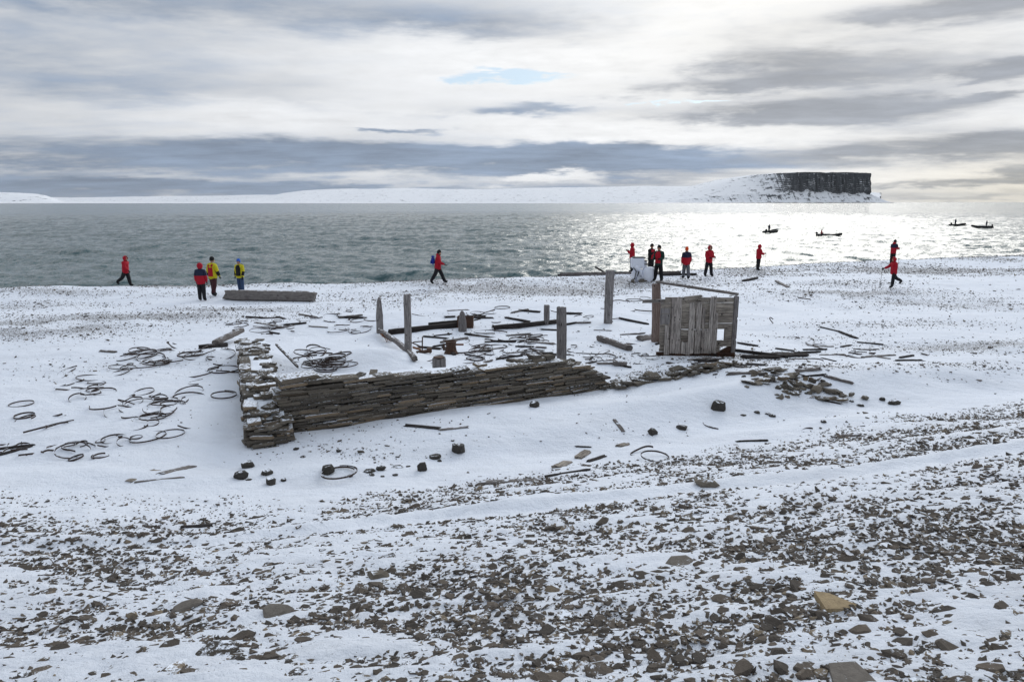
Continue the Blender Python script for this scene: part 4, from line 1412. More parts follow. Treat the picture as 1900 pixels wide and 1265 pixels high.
def rusty_tuft():
    P = at(716, 634)
    o = empty('rusted_cable', tuple(P))
    tag(o, 'frayed orange rusty cable ends on the curved beam', 'cable')
    q = np.random.RandomState(4)
    for i in range(9):
        me = beam_mesh('strand', 0.34 + 0.14 * q.rand(), 0.022, 0.022, q, 0.03, 0.9, 0.2, 6)
        c = obj('strand', me, MATS['orange_rust'], o)
        c.location = (0.12 * (q.rand() - 0.5), 0.1 * (q.rand() - 0.5), 0.10 + 0.05 * q.rand())
        c.rotation_euler = (0, 0.35 + 0.3 * q.rand(), 0.5 * q.randn() - 0.5)
rusty_tuft()

# ------------------------------------------------------------------ barrel hoops
def hoop_mesh(name, q, a0, a1, oval=1.0, warp=0.0, spiral=0.0, band=0.045, kink=0.0):
    """iron strap bent to a unit-radius ring (radius 1 before scaling), standing on edge"""
    n = max(10, int(40 * (a1 - a0) / 6.283))
    t = np.linspace(a0, a1, n)
    closed = abs((a1 - a0) - 2 * math.pi) < 0.01 and spiral == 0
    r = 1 + spiral * (t - a0) / 6.283 + kink * np.sin(t * 2 + q.rand() * 6) + kink * 0.6 * np.sin(t * 3 + q.rand() * 6)
    x, y = np.cos(t) * r, np.sin(t) * r * oval
    zc = warp * np.sin(t * 1.0 + q.rand() * 6) + spiral * 0.25 * (t - a0) / 6.283
    th = 0.016
    rows = []
    for k, (dr, dz) in enumerate(((-th, 0), (th, 0), (th * 1.4, 1), (-th * 0.6, 1))):
        rows.append(np.stack([x * (1 + dr), y * (1 + dr), zc + dz * band * 2], -1))
    V = np.stack(rows, 1).reshape(-1, 3)
    F = []
    m = n if not closed else n - 1
    for i in range(n - 1):
        for k in range(4):
            j0, j1 = i * 4 + k, i * 4 + (k + 1) % 4
            i2 = i + 1
            if closed and i2 == n - 1:
                i2 = 0
            F.append((j0, j1, i2 * 4 + (k + 1) % 4, i2 * 4 + k))
    if not closed:
        F.append((3, 2, 1, 0))
        e = (n - 1) * 4
        F.append((e, e + 1, e + 2, e + 3))
    me = mesh_np(name, V[:(n - 1) * 4] if closed else V, np.array(F), False)
    me.materials.append(MATS['rusted_hoop_iron'])
    return me
qh = np.random.RandomState(71)
TAU = 2 * math.pi
HOOPS = {'full': [hoop_mesh('barrel_hoop', qh, 0, TAU, 1 - 0.25 * qh.rand(), 0.03, 0, 0.05, 0.03 * qh.rand()) for i in range(5)],
         'spiral': [hoop_mesh('barrel_hoop', qh, 0, TAU * (1.05 + 0.15 * qh.rand()), 0.95, 0.03, 0.12, 0.05) for i in range(3)],
         'open': [hoop_mesh('barrel_hoop', qh, 0, TAU * (0.6 + 0.3 * qh.rand()), 0.9, 0.06, 0.1 * qh.rand(), 0.05, 0.05) for i in range(6)],
         'arc': [hoop_mesh('barrel_hoop', qh, 0, TAU * (0.22 + 0.25 * qh.rand()), 0.9, 0.06, 0.1 * qh.rand(), 0.055, 0.08) for i in range(8)],
         'bent': [hoop_mesh('barrel_hoop', qh, 0, TAU * (0.5 + 0.4 * qh.rand()), 0.55, 0.12, 0.2, 0.055, 0.22) for i in range(5)]}
N_HOOP = [0]
def hoop(kind, px, py, wpx, label, group=None, rot=None, tilt=None, lift=0.018, pick=None):
    P = at(px, py)
    r = wpx * pxscale(P) / 2
    lst = HOOPS[kind]
    o = bpy.data.objects.new('barrel_hoop', lst[qh.randint(len(lst)) if pick is None else pick % len(lst)])
    link(o)
    o.location = (P[0], P[1], P[2] - 0.026 + 0.042 * qh.rand() + lift)
    o.scale = (r, r, max(0.34, min(0.62, r)) * (0.7 + 0.4 * qh.rand()))
    tl = (qh.randn() * 0.07, qh.randn() * 0.07) if tilt is None else tilt
    o.rotation_euler = (tl[0], tl[1], qh.rand() * TAU if rot is None else rot)
    tag(o, label, 'barrel hoop', group)
    N_HOOP[0] += 1
    return o
# hoops that stand out singly
hoop('spiral', 629, 884, 60, 'large double-coiled rusty hoop alone among the coal lumps', rot=0.6, tilt=(-0.02, 0.02), pick=0, lift=0.05)
hoop('full', 275, 811, 62, 'large round hoop, left of two interlocked rings nearest the side wall', rot=0.3, tilt=(0.02, -0.06), pick=1)
hoop('full', 316, 806, 52, 'thin hoop interlocked with the large round hoop near the side wall', rot=1.3, tilt=(-0.02, 0.04), pick=2)
hoop('spiral', 415, 736, 42, 'coiled nest of hoop iron beside the side wall', rot=1.0, tilt=(0.05, 0.0), pick=1)
hoop('open', 352, 727, 48, 'open hoop arching out of the snow left of the coiled nest', rot=0.2, tilt=(0.25, 0.0), pick=1)
hoop('full', 1215, 850, 52, 'flat oval hoop half buried in open snow below the shed', rot=0.2, tilt=(0.02, 0.02), pick=0)
hoop('arc', 1345, 787, 78, 'wide broken hoop arc drawn in open snow below the rubble heap', rot=2.4, tilt=(0.0, 0.0), pick=2)
hoop('bent', 1196, 839, 46, 'wavy strip of hoop iron above the flat oval hoop', rot=0.6, tilt=(0.0, 0.0), pick=1)
hoop('bent', 1497, 672, 52, 'hoop bent to a long flat loop right of the shed', rot=-0.15, tilt=(0.10, 0.0), pick=0)
hoop('open', 1200, 556, 0.1 + 26, 'hoop lying behind the top edge of the shed boards', rot=0.5, tilt=(0.3, 0), pick=2)
hoop('arc', 1440, 602, 34, 'bent iron strip standing up in snow right of the shed', rot=1.2, tilt=(0.7, 0.5), pick=3)
hoop('bent', 1500, 799, 30, 'kinked strip of iron at the right shingle edge', rot=0.4, tilt=(0.1, 0), pick=2)
hoop('full', 932, 571, 30, 'round hoop on the snow behind the ruin', rot=0.4, tilt=(0.1, 0), pick=3)
hoop('full', 40, 751, 40, 'hoop ring at the far left with smaller coils inside', rot=0.4, tilt=(0.12, 0), pick=3)
hoop('full', 140, 838, 66, 'big hoop arching over the snow at lower left', rot=0.4, tilt=(0.14, 0.05), pick=4)
hoop('open', 230, 822, 24, 'small upright ring near the two interlocked rings', rot=0.4, tilt=(0.6, 0.2), pick=4)
hoop('open', 235, 750, 34, 'hoop standing tilted in the middle of the left field', rot=2.4, tilt=(0.6, 0.1), pick=2)
hoop('bent', 595, 650, 30, 'thin curved strip standing above the heap inside the wall', rot=0.4, tilt=(0.6, 0.1), pick=3)

def hoop_field(cells, label, group, n, wr, kinds, tilt=0.08, stack=0.0):
    """scatter n hoops over pixel ellipses (px, py, rx, ry, weight)"""
    w = np.array([c[4] for c in cells], float)
    w /= w.sum()
    for i in range(n):
        c = cells[qh.choice(len(cells), p=w)]
        a, r = qh.rand() * TAU, math.sqrt(qh.rand())
        px, py = c[0] + math.cos(a) * r * c[2], c[1] + math.sin(a) * r * c[3]
        kd = kinds[qh.randint(len(kinds))]
        what = {'full': 'closed rusty hoop', 'open': 'gaping open rusty hoop', 'arc': 'short curved length of rusty hoop', 'bent': 'crumpled rusty hoop', 'spiral': 'double-coiled rusty hoop'}[kd]
        if group == 'hoops scattered left of the side wall':
            where = ['by the left picture edge', 'in the left snow field', 'close to the side wall'][int(np.searchsorted([120, 320], px))]
            lab = '%s %s, %s' % (what, where, 'farther part' if py < 715 else 'nearer part')
        else:
            lab = what + ' ' + label
        hoop(kd, px, py, wr[0] + (wr[1] - wr[0]) * qh.rand(), lab, group, tilt=(qh.randn() * tilt, qh.randn() * tilt), lift=0.012 + stack * qh.rand())
hoop_field([(150, 722, 60, 20, 1.2), (175, 690, 60, 12, .6), (255, 672, 90, 14, 1.5), (310, 655, 60, 20, 1.4), (260, 760, 75, 34, 1.5), (350, 735, 60, 24, .6), (70, 780, 70, 24, .8),
            (60, 835, 60, 16, .7), (190, 822, 80, 18, .8), (385, 660, 50, 20, .9), (310, 790, 60, 16, .5), (130, 850, 80, 10, .4), (400, 700, 40, 30, .6)],
           'rusty broken hoop in the snow field left of the side wall', 'hoops scattered left of the side wall', 112, (20, 56), ['full', 'full', 'open', 'open', 'arc', 'arc', 'bent', 'bent', 'spiral'], 0.12)
hoop_field([(600, 668, 42, 16, 1.0), (612, 680, 34, 10, .8)],
           'in the tangled heap inside the wall corner', 'heap of hoops inside the wall corner', 26, (26, 54), ['full', 'open', 'bent', 'spiral'], 0.09, 0.10)
hoop_field([(930, 632, 90, 16, 1.2), (890, 655, 70, 14, 1.0), (990, 640, 40, 20, 1.0), (850, 670, 60, 8, .5), (800, 665, 20, 10, .3), (930, 665, 70, 12, .8)],
           'on the snowy floor of the ruin', 'hoops on the ruin floor', 46, (22, 52), ['full', 'open', 'arc', 'bent'], 0.07)
hoop_field([(560, 600, 90, 16, 1.2), (640, 590, 70, 14, 1.0), (930, 585, 90, 14, .9), (800, 580, 60, 12, .3), (430, 605, 50, 10, .6), (1010, 585, 60, 10, .3), (650, 615, 60, 12, .6), (500, 615, 40, 10, .5)],
           'on open snow between the ruin and the beach', 'hoops behind the ruin', 46, (16, 42), ['open', 'arc', 'full', 'bent'], 0.06)
hoop_field([(1090, 660, 50, 18, 1.2), (1100, 600, 50, 18, .6), (1160, 650, 40, 16, .7), (1170, 570, 60, 14, .5), (1190, 665, 22, 8, .4)],
           'between the squared post and the shed', 'hoops left of the shed', 30, (18, 42), ['open', 'arc', 'bent', 'arc'], 0.07)
hoop_field([(1590, 655, 60, 10, 1.2), (1500, 690, 60, 10, .6), (1450, 560, 80, 14, .4), (1680, 660, 50, 6, .6), (1500, 640, 60, 14, .4)],
           'in the sparse litter right of the shed', 'iron strips right of the shed', 18, (18, 40), ['arc', 'bent', 'arc'], 0.06)

# ------------------------------------------------------------------ standing remains of the board shed
def board_mesh(name, w, h, th, q, ragged=(0.0, 0.0), axis='z', hole=None):
    """one sawn board with worn ends; along z (upright) or x (lying)"""
    n = 7
    bm = bmesh.new()
    bot = [bm.verts.new((-w / 2 + w * i / n, 0, ragged[0] * q.rand())) for i in range(n + 1)]
    top = [bm.verts.new((-w / 2 + w * i / n, 0, h - ragged[1] * q.rand())) for i in range(n + 1)]
    fs = [bm.faces.new((bot[i], bot[i + 1], top[i + 1], top[i])) for i in range(n)]
    r = bmesh.ops.extrude_face_region(bm, geom=fs)
    vs_ = [g for g in r['geom'] if isinstance(g, bmesh.types.BMVert)]
    bmesh.ops.translate(bm, verts=vs_, vec=(0, -th, 0))
    bmesh.ops.recalc_face_normals(bm, faces=bm.faces)
    if axis == 'x':
        bmesh.ops.rotate(bm, verts=bm.verts, cent=(0, 0, 0), matrix=Matrix.Rotation(math.pi / 2, 3, 'Y'))
    return bm_mesh(name, bm)

def shed():
    q = np.random.RandomState(81)
    PL, PR = at(1222, 660), at(1362, 662)
    PR[1] = PL[1] - 0.05                                   # panel faces the camera almost square on
    d = raydir(1362, 662)
    PR = CAM + d * (PR[1] / d[1])
    k = pxscale(PL)
    Wd = float(np.linalg.norm((PR - PL)[:2]))
    zb = min(PL[2], PR[2], gz(*PL[:2])) - 0.02
    o = empty('board_shed', (PL[0], PL[1], zb), math.atan2(PR[1] - PL[1], PR[0] - PL[0]))
    tag(o, 'ruined shed wall of grey vertical boards with a small square window hole', 'shed')
    Ht = 116 * k
    U = lambda px: (px - 1222) * k
    Z = lambda py: (661 - py) * k
    def part(name, me, m, loc, rot=(0, 0, 0)):
        c = obj(name, me, MATS[m], o)
        c.location, c.rotation_euler = loc, rot
        return c
    # horizontal planking behind (two runs either side of the window hole)
    z = Z(650)
    while z < Z(552):
        h = (8.5 + 3 * q.rand()) * k
        py = 661 - (z + h / 2) / k
        runs = [(1222, 1355)]
        if 606 < py < 629:
            runs = [(1222, 1327.5), (1341.5, 1355)]
        if py > 640:
            runs = [(1222, 1338 - (py - 640) * 0.6)]
        for (a, b) in runs:
            if py < 562 and a == 1222:
                a = 1229
            L = U(b) - U(a)
            me = board_mesh('plank', h * 1.01, L, 0.025, q, (0.02, 0.02), 'x')
            part('plank', me, 'pale_board_lying', (U(a), 0.03 + 0.006 * q.rand(), z + h / 2), (q.randn() * 0.02, q.randn() * 0.006, 0))
        z += h
    # upright boards in front
    for (a, b, t, bt) in [(1231, 1240, 600, 657), (1241, 1251.5, 549, 657), (1252, 1261, 549, 657), (1262, 1274, 630, 657), (1274.5, 1285.5, 557, 657), (1287, 1297, 557, 656),
                          (1298, 1303.5, 566, 656), (1303.5, 1310.5, 606, 656), (1311, 1317.5, 546, 655), (1318, 1322.5, 546, 655), (1322.5, 1327, 575, 655)]:
        me = board_mesh('upright_board', U(b) - U(a) - 0.004, (bt - t) * k, 0.028, q, (0.03, 0.05))
        part('upright_board', me, 'pale_board_upright', (U((a + b) / 2), -0.004 - 0.008 * q.rand(), Z(bt)), (0.01 * q.randn(), 0.008 * q.randn(), 0.02 * q.randn()))
    # grey patched sheet at the left and header pieces
    part('side_sheet', board_mesh('side_sheet', U(1240) - U(1222), (600 - 556) * k, 0.02, q, (0.12, 0.04)), 'grey_timber_upright', (U(1231), 0.026, Z(602)))
    part('header_board', board_mesh('header_board', 8 * k, U(1300) - U(1262), 0.03, q, (0.05, 0.12), 'x'), 'pale_board_lying', (U(1262), -0.012, Z(552)), (0, -0.12, 0))
    part('rail_board', board_mesh('rail_board', 6 * k, U(1244) - U(1188), 0.04, q, (0.03, 0.03), 'x'), 'grey_timber_lying', (U(1188), 0.09, Z(557.5)), (0, -0.03, 0))
    # corner post right, with a return of broken edge boards behind it
    part('corner_post', post_mesh('corner_post', (660 - 546) * k, 7.5 * k, 0.10, q, 'flat', 0.97, round_=0.1, below=0.1, twist=0.0), 'grey_timber_upright', (U(1358), 0.02, Z(660)))
    for (t, bt) in [(548, 588), (590, 628), (630, 648)]:
        part('return_board', board_mesh('return_board', 0.30, (bt - t) * k, 0.03, q, (0.03, 0.03)), 'dark_timber_lying', (U(1363), 0.24, Z(bt)), (0, 0, math.pi / 2))
    # charred sill; solid near-black piece as the shade inside the torn corner hole
    part('sill_beam', beam_mesh('sill_beam', U(1362) - U(1218), 0.14, 12 * k, q, 0, 0.15, 0.05, 8), 'rust_stained_timber', (U(1290), 0.03, -0.03))
    part('torn_hole_shade', hull_mesh('torn_hole_shade', [(0, 0, 0), (0.42, 0, 0), (0.42, 0, 0.30), (0.30, 0, 0.22), (0.12, 0, 0.10), (0, 0, 0.05), (0, .09, 0), (0.42, .09, 0), (0.42, .09, 0.30), (0.30, .09, 0.22), (0.12, .09, 0.10), (0, .09, 0.05)]),
         'rust_stained_timber', (U(1328), 0.02, 0.06))
    part('window_jamb', board_mesh('window_jamb', U(1355) - U(1341), 26 * k, 0.02, q, (0, 0)), 'brown_timber_upright', (U(1348), 0.07, Z(630)))
    # brown back post and the sloping rail between its head and the corner post
    B = at(1216, 634)
    kb = pxscale(B)
    inv = (Matrix.Translation(Vector((PL[0], PL[1], zb))) @ Matrix.Rotation(o.rotation_euler.z, 4, 'Z')).inverted()
    hb = (634 - 525) * kb
    part('back_post', post_mesh('back_post', hb, 14.5 * kb, 13 * kb, q, 'flat', 0.97, round_=0.1, below=0.2, twist=0.0), 'brown_timber_upright', tuple(inv @ Vector(B)), (0, -0.03, 0.2))
    # the rail rests on the post head and drops to the corner post
    top_b = inv @ (Vector(B) + Vector((-0.03, 0, hb)))
    top_r = Vector((U(1360), 0.04, Z(546)))
    top_b.z += 0.03
    top_r.z += 0.035
    dv = top_r - top_b
    me = beam_mesh('top_rail', dv.length * 1.02, 6 * k, 5 * k, q, 0, 0.5, 0.05, 8)
    c = part('top_rail', me, 'grey_timber_lying', tuple((top_b + top_r) / 2 - Vector((0, 0, 0.03))))
    c.rotation_euler = dv.to_track_quat('X', 'Z').to_euler()
    return o
shed()
lay('driftwood_board', (1184, 632), (1208, 629), 14, 9, 'grey broken board piece leaning at the foot of the brown shed post', 'driftwood', 'grey_timber_lying', sink=0.1, roll=0.6)

# ------------------------------------------------------------------ white monument of stacked blocks by the shore
def monument():
    P = at(1191, 522)
    k = pxscale(P)
    o = empty('memorial_cairn', tuple(P))
    tag(o, 'white painted cairn of stacked blocks and rubble on the beach', 'monument')
    q = np.random.RandomState(91)
    def blk(name, px0, px1, py0, py1, dep, m, y=0.0, bevel=0.06, jit=0.03):
        w, h = (px1 - px0) * k, (py1 - py0) * k
        bm = bmesh.new()
        bmesh.ops.create_cube(bm, size=1.0, matrix=Matrix.Diagonal((w, dep, h, 1)))
        bmesh.ops.bevel(bm, geom=list(bm.edges), offset=min(w, h, dep) * bevel, segments=2, affect='EDGES')
        for v in bm.verts:
            v.co += Vector(q.randn(3) * jit * min(w, h))
        c = obj(name, bm_mesh(name, bm), MATS[m], o)
        c.location = (((px0 + px1) / 2 - 1191) * k, y, (522 - (py0 + py1) / 2) * k)
        return c
    blk('upper_block', 1171, 1193, 479, 497, 0.7, 'white_painted_block', 0.1, 0.04, 0.01)
    blk('cap_slab', 1173, 1195, 477, 479.2, 0.62, 'grey_rubber', 0.1, 0.1, 0.01)
    blk('ledge_slab', 1191, 1199, 483, 485, 0.5, 'bare_stone', 0.05)
    blk('ledge_slab', 1190, 1200, 489, 491, 0.5, 'bare_stone', 0.05)
    blk('ledge_block', 1190, 1198, 485, 497, 0.5, 'white_painted_block', 0.12)
    # smooth rounded drum on the right
    w, h = 24 * k, 27 * k
    me = lathe_mesh('round_block', [(0.01, h), (w * 0.30, h * 1.0), (w * 0.42, h * 0.92), (w * 0.5, h * 0.72), (w * 0.5, h * 0.15), (w * 0.44, -0.05)], 18, q, 0.015, True)
    c = obj('round_block', me, MATS['white_painted_block'], o)
    c.location = ((1202 - 1191) * k, -0.15, 0)
    # white rubble with dark seams on the left
    for (px, py, wp, hp, r) in [(1177, 508, 13, 17, 0.3), (1184, 519, 15, 13, -0.2), (1174, 519, 9, 12, 0.6), (1186, 506, 13, 13, 0.1), (1180, 498, 16, 9, 0.0), (1192, 512, 10, 17, 0.2)]:
        me = hull_mesh('rubble_block', shard_points(q, 0, 0.5, 0.5, 0.5))
        me.materials.append(MATS['white_painted_block'])
        c = obj('rubble_block', me, None, o)
        c.scale = (wp * k, 0.5, hp * k * 0.9)
        c.location = ((px - 1191) * k, -0.05 - 0.1 * q.rand(), (522 - py) * k + 0.05)
        c.rotation_euler = (0, r, q.randn() * 0.5)
    for (x0, y0, x1, y1) in [(1173, 496, 1178, 503), (1178, 503, 1176, 514), (1176, 514, 1173, 520), (1183, 503, 1181, 511)]:  # black strips laid over the rubble as the shade in its cracks
        A, B = Vector(((x0 - 1191) * k, -0.34, (522 - y0) * k)), Vector(((x1 - 1191) * k, -0.34, (522 - y1) * k))
        dv = B - A
        c = obj('crack_shade', beam_mesh('crack_shade', dv.length * 1.15, 0.05, 0.05, q, 0, 0.6), MATS['black_rubber'], o)
        c.location, c.rotation_euler = (A + B) / 2, dv.to_track_quat('X', 'Y').to_euler()
    for (px, py, wp, hp) in [(1188, 522, 11, 8), (1172, 520, 8, 6), (1196, 522, 8, 4)]:
        me = hull_mesh('foot_stone', shard_points(q, 0, 0.5, 0.5, 0.5))
        me.materials.append(MATS['bare_stone'])
        c = obj('foot_stone', me, None, o)
        c.scale = (wp * k, 0.3, hp * k)
        c.location = ((px - 1191) * k, -0.42, 0.06)
monument()
# ------------------------------------------------------------------ people
def skin_mesh(name, verts, edges, radii, root, sub=1):
    """continuous surface grown over a posed skeleton"""
    me = bpy.data.meshes.new(name + '_skeleton')
    me.from_pydata([tuple(v) for v in verts], edges, [])
    o = bpy.data.objects.new('tmp', me)
    COL.objects.link(o)
    sk = o.modifiers.new('Skin', 'SKIN')
    sk.use_smooth_shade = True
    sk.branch_smoothing = 0.3
    for i, r in enumerate(radii):
        d = me.skin_vertices[0].data[i]
        d.radius = r if isinstance(r, tuple) else (r, r)
        d.use_root = (i == root)
    if sub:
        ss = o.modifiers.new('Sub', 'SUBSURF')
        ss.levels = ss.render_levels = sub
    dg = bpy.context.evaluated_depsgraph_get()
    dg.update()
    res = bpy.data.meshes.new_from_object(o.evaluated_get(dg))
    res.name = name
    bpy.data.objects.remove(o)
    bpy.data.meshes.remove(me)
    return res

def capsule(bm, A, B, r0, r1, seg=6):
    d = B - A
    if d.length < 1e-6:
        return
    Q = d.to_track_quat('Z', 'Y').to_matrix().to_4x4()
    M = Matrix.Translation((A + B) / 2) @ Q
    bmesh.ops.create_cone(bm, cap_ends=True, segments=seg, radius1=r0, radius2=r1 * 0.75, depth=d.length, matrix=M)

def nearest_region(co, segs):
    best, reg = 1e9, 0
    for (A, B, g) in segs:
        ab = B - A
        t = max(0, min(1, (co - A).dot(ab) / max(ab.length_squared, 1e-9)))
        d = (co - (A + ab * t)).length
        if d < best:
            best, reg = d, g
    return reg

def rotx(a):
    return Matrix.Rotation(a, 3, 'X')

def person(P, height, facing, label, jacket, trousers, head='hood', pose='stand', shoulders=None, vest=None, hatmat='black_cloth', hoodmat=None, lean=0.0, look=0.0, glovemat='black_cloth', sleeve=None):
    """facing: heading angle (0 = away from camera, +pi/2 = to the left). local +y is forward"""
    o = empty('person', tuple(P), facing)
    tag(o, label, 'person')
    s = height / 1.78
    # legs: (thigh swing, knee bend) for left (-x) and right (+x); arms: (swing, out, elbow)
    POSES = {
        'stand': dict(L=(0.03, 0.04), Rr=(-0.05, 0.05), aL=(0.05, 0.14, 0.25), aR=(0.05, 0.14, 0.25)),
        'stand_wide': dict(L=(0.05, 0.04), Rr=(-0.03, 0.05), aL=(0.1, 0.16, 1.45), aR=(0.1, 0.16, 1.35), spread=0.11),
        'hands_up': dict(L=(0.0, 0.03), Rr=(0.0, 0.05), aL=(0.20, 0.10, 2.0), aR=(0.20, 0.10, 2.0)),
        'walk': dict(L=(0.46, 0.10), Rr=(-0.36, 0.22), aL=(-0.30, 0.12, 0.5), aR=(0.42, 0.12, 0.9)),
        'walk_back': dict(L=(0.20, 0.05), Rr=(-0.42, 0.55), aL=(-0.15, 0.12, 0.5), aR=(0.30, 0.12, 0.6)),
        'walk_pole': dict(L=(0.12, 0.05), Rr=(-0.55, 0.60), aL=(-0.05, 0.12, 0.5), aR=(0.75, 0.15, 0.55)),
        'step': dict(L=(0.16, 0.08), Rr=(-0.14, 0.18), aL=(-0.12, 0.16, 0.3), aR=(0.16, 0.16, 0.3)),
        'pole': dict(L=(0.05, 0.05), Rr=(-0.05, 0.06), aL=(0.3, 0.12, 1.1), aR=(0.35, 0.12, 1.35)),
        'sit': dict(L=(1.35, 1.35), Rr=(1.30, 1.30), aL=(0.4, 0.15, 0.7), aR=(-0.5, 0.25, 0.4)),
    }[pose]
    sp = POSES.get('spread', 0.02)
    pel = Vector((0, 0, 0.95))
    tl = rotx(-lean)
    up = lambda v: pel + tl @ Vector(v)
    chest, neck, headc = up((0, 0.0, 0.36)), up((0, 0.01, 0.55)), up((0, 0.035 + 0.02 * look, 0.70))
    belly = up((0, 0, 0.17))
    J = {}
    for side, sx in (('L', -1), ('R', 1)):
        th, kn = POSES['L' if side == 'L' else 'Rr']
        hip = Vector((sx * 0.095, 0, 0.90))
        knee = hip + Vector((sx * sp * 0.5, math.sin(th) * 0.43, -math.cos(th) * 0.43))
        a2 = th - kn
        ank = knee + Vector((sx * sp * 0.5, math.sin(a2) * 0.41, -math.cos(a2) * 0.41))
        fa = a2 * 0.7
        toe_ = ank + Vector((sx * 0.02, math.cos(fa) * 0.17, -0.055 + math.sin(fa) * 0.15))
        heel = ank + Vector((0, -0.05, -0.055))
        sw, out, el = POSES['aL' if side == 'L' else 'aR']
        sh = up((sx * 0.185, 0, 0.47))
        elb = sh + tl @ Vector((sx * math.sin(out) * 0.30, math.sin(sw) * 0.29, -math.cos(sw) * 0.29))
        a3 = sw + el
        inw = -0.06 * sx * (1 if el > 1.0 else 0)
        wri = elb + tl @ Vector((sx * math.sin(out) * 0.08 + inw, math.sin(a3) * 0.25, -math.cos(a3) * 0.25))
        fdir = (wri - elb).normalized()
        J[side] = dict(hip=hip, knee=knee, ank=ank, toe=toe_, heel=heel, sh=sh, elb=elb, wri=wri, palm=wri + fdir * 0.085, fdir=fdir)
    low = min(min(J[q]['toe'].z, J[q]['heel'].z) for q in 'LR') - 0.045
    if pose == 'sit':
        low = pel.z - 0.12
    off = Vector((0, 0, -low))
    V, E, RD, idx = [], [], [], {}
    def add(key, p, r, frm=None):
        V.append((p + off) * s)
        RD.append((r[0] * s, r[1] * s) if isinstance(r, tuple) else r * s)
        idx[key] = len(V) - 1
        if frm is not None:
            E.append((idx[frm], idx[key]))
    add('pel', pel, (0.15, 0.125))
    add('belly', belly, (0.15, 0.125), 'pel')
    add('chest', chest, (0.165, 0.125), 'belly')
    add('neck', neck, 0.062, 'chest')
    add('chin', up((0, 0.045, 0.63)), (0.080, 0.088), 'neck')
    add('head', headc + Vector((0, 0.0, 0.02)), (0.100, 0.114), 'chin')
    add('crown', up((0, 0.02, 0.81)), (0.062, 0.070), 'head')
    for q_ in 'LR':
        j = J[q_]
        add('hip' + q_, j['hip'], 0.14, 'pel')
        add('knee' + q_, j['knee'], 0.112, 'hip' + q_)
        add('calf' + q_, j['knee'].lerp(j['ank'], 0.35), 0.108, 'knee' + q_)
        add('ank' + q_, j['ank'], 0.092, 'calf' + q_)
        add('toe' + q_, j['toe'], 0.058, 'ank' + q_)
        add('sh' + q_, j['sh'], 0.075, 'chest')
        add('elb' + q_, j['elb'], 0.058, 'sh' + q_)
        add('wri' + q_, j['wri'], 0.042, 'elb' + q_)
        add('palm' + q_, j['palm'], (0.046, 0.030), 'wri' + q_)
    body = skin_mesh('body', V, E, RD, 0, 1)
    W = lambda p: (p + off) * s
    # gloved fingers, a nose and brows, joined into the same body mesh
    bm = bmesh.new()
    bm.from_mesh(body)
    for q_, sx in (('L', -1), ('R', 1)):
        j = J[q_]
        side = j['fdir'].cross(Vector((1, 0, 0))).normalized() if abs(j['fdir'].x) < 0.9 else Vector((0, 1, 0))
        for i, ln in enumerate((0.060, 0.070, 0.066, 0.050)):
            a = j['palm'] + side * (0.027 - 0.018 * i) + j['fdir'] * 0.02
            b = a + j['fdir'] * ln * 0.6
            c = b + (j['fdir'] * 0.5 + Vector((-sx * 0.8, 0, 0))) * ln * 0.5
            capsule(bm, W(a), W(b), 0.0115 * s, 0.011 * s)
            capsule(bm, W(b), W(c), 0.011 * s, 0.010 * s)
        a = j['palm'] + side * 0.035 - j['fdir'] * 0.02
        capsule(bm, W(a), W(a + side * 0.03 + j['fdir'] * 0.045), 0.014 * s, 0.011 * s)
    fwd = tl @ Vector((0, 1, 0))
    nose = up((0, 0.125, 0.685))
    capsule(bm, W(nose + Vector((0, -0.02, 0.035))), W(nose + Vector((0, 0.012, -0.012))), 0.010 * s, 0.016 * s)
    body2 = bm_mesh('body', bm, True)
    bpy.data.meshes.remove(body)
    mats = [MATS[trousers], MATS['skin'], MATS['black_rubber'], MATS[glovemat], MATS[jacket]]
    for m_ in mats:
        body2.materials.append(m_)
    segs = [(W(up((0, 0, 0.6))), W(up((0, 0, 0.85))), 1), (W(belly), W(neck), 4), (W(pel), W(belly), 0)]
    for q_ in 'LR':
        j = J[q_]
        segs += [(W(j['hip']), W(j['knee']), 0), (W(j['knee']), W(j['ank'] + (j['knee'] - j['ank']) * 0.22), 0), (W(j['ank'] + (j['knee'] - j['ank']) * 0.15), W(j['ank']), 2), (W(j['ank']), W(j['toe']), 2),
                 (W(j['sh']), W(j['elb']), 4), (W(j['elb']), W(j['wri']), 4), (W(j['wri'] + j['fdir'] * 0.03), W(j['palm'] + j['fdir'] * 0.1), 3)]
    for p in body2.polygons:
        p.material_index = nearest_region(p.center, segs)
    obj('body', body2, None, o)
    # jacket: its own garment over torso and arms
    V.clear(); E.clear(); RD.clear(); idx.clear()
    add('hem', up((0, 0.0, -0.20)), (0.245, 0.20))
    add('waist', up((0, 0, 0.10)), (0.23, 0.19), 'hem')
    add('chest', up((0, 0.0, 0.33)), (0.235, 0.185), 'waist')
    add('yoke', up((0, 0.0, 0.47)), (0.15, 0.125), 'chest')
    add('collar', up((0, 0.015, 0.585)), (0.095, 0.10), 'yoke')
    for q_ in 'LR':
        j = J[q_]
        add('sh' + q_, j['sh'], 0.115, 'yoke')
        add('elb' + q_, j['elb'], 0.098, 'sh' + q_)
        add('cuff' + q_, j['wri'], 0.074, 'elb' + q_)
    jk = skin_mesh('jacket', V, E, RD, 1, 1)
    jm = [MATS[jacket], MATS[shoulders or jacket], MATS[vest or jacket], MATS[sleeve or jacket]]
    for m_ in jm:
        jk.materials.append(m_)
    zy = (up((0, 0, 0.27)) + off).z * s
    zlow = (up((0, 0, 0.02)) + off).z * s
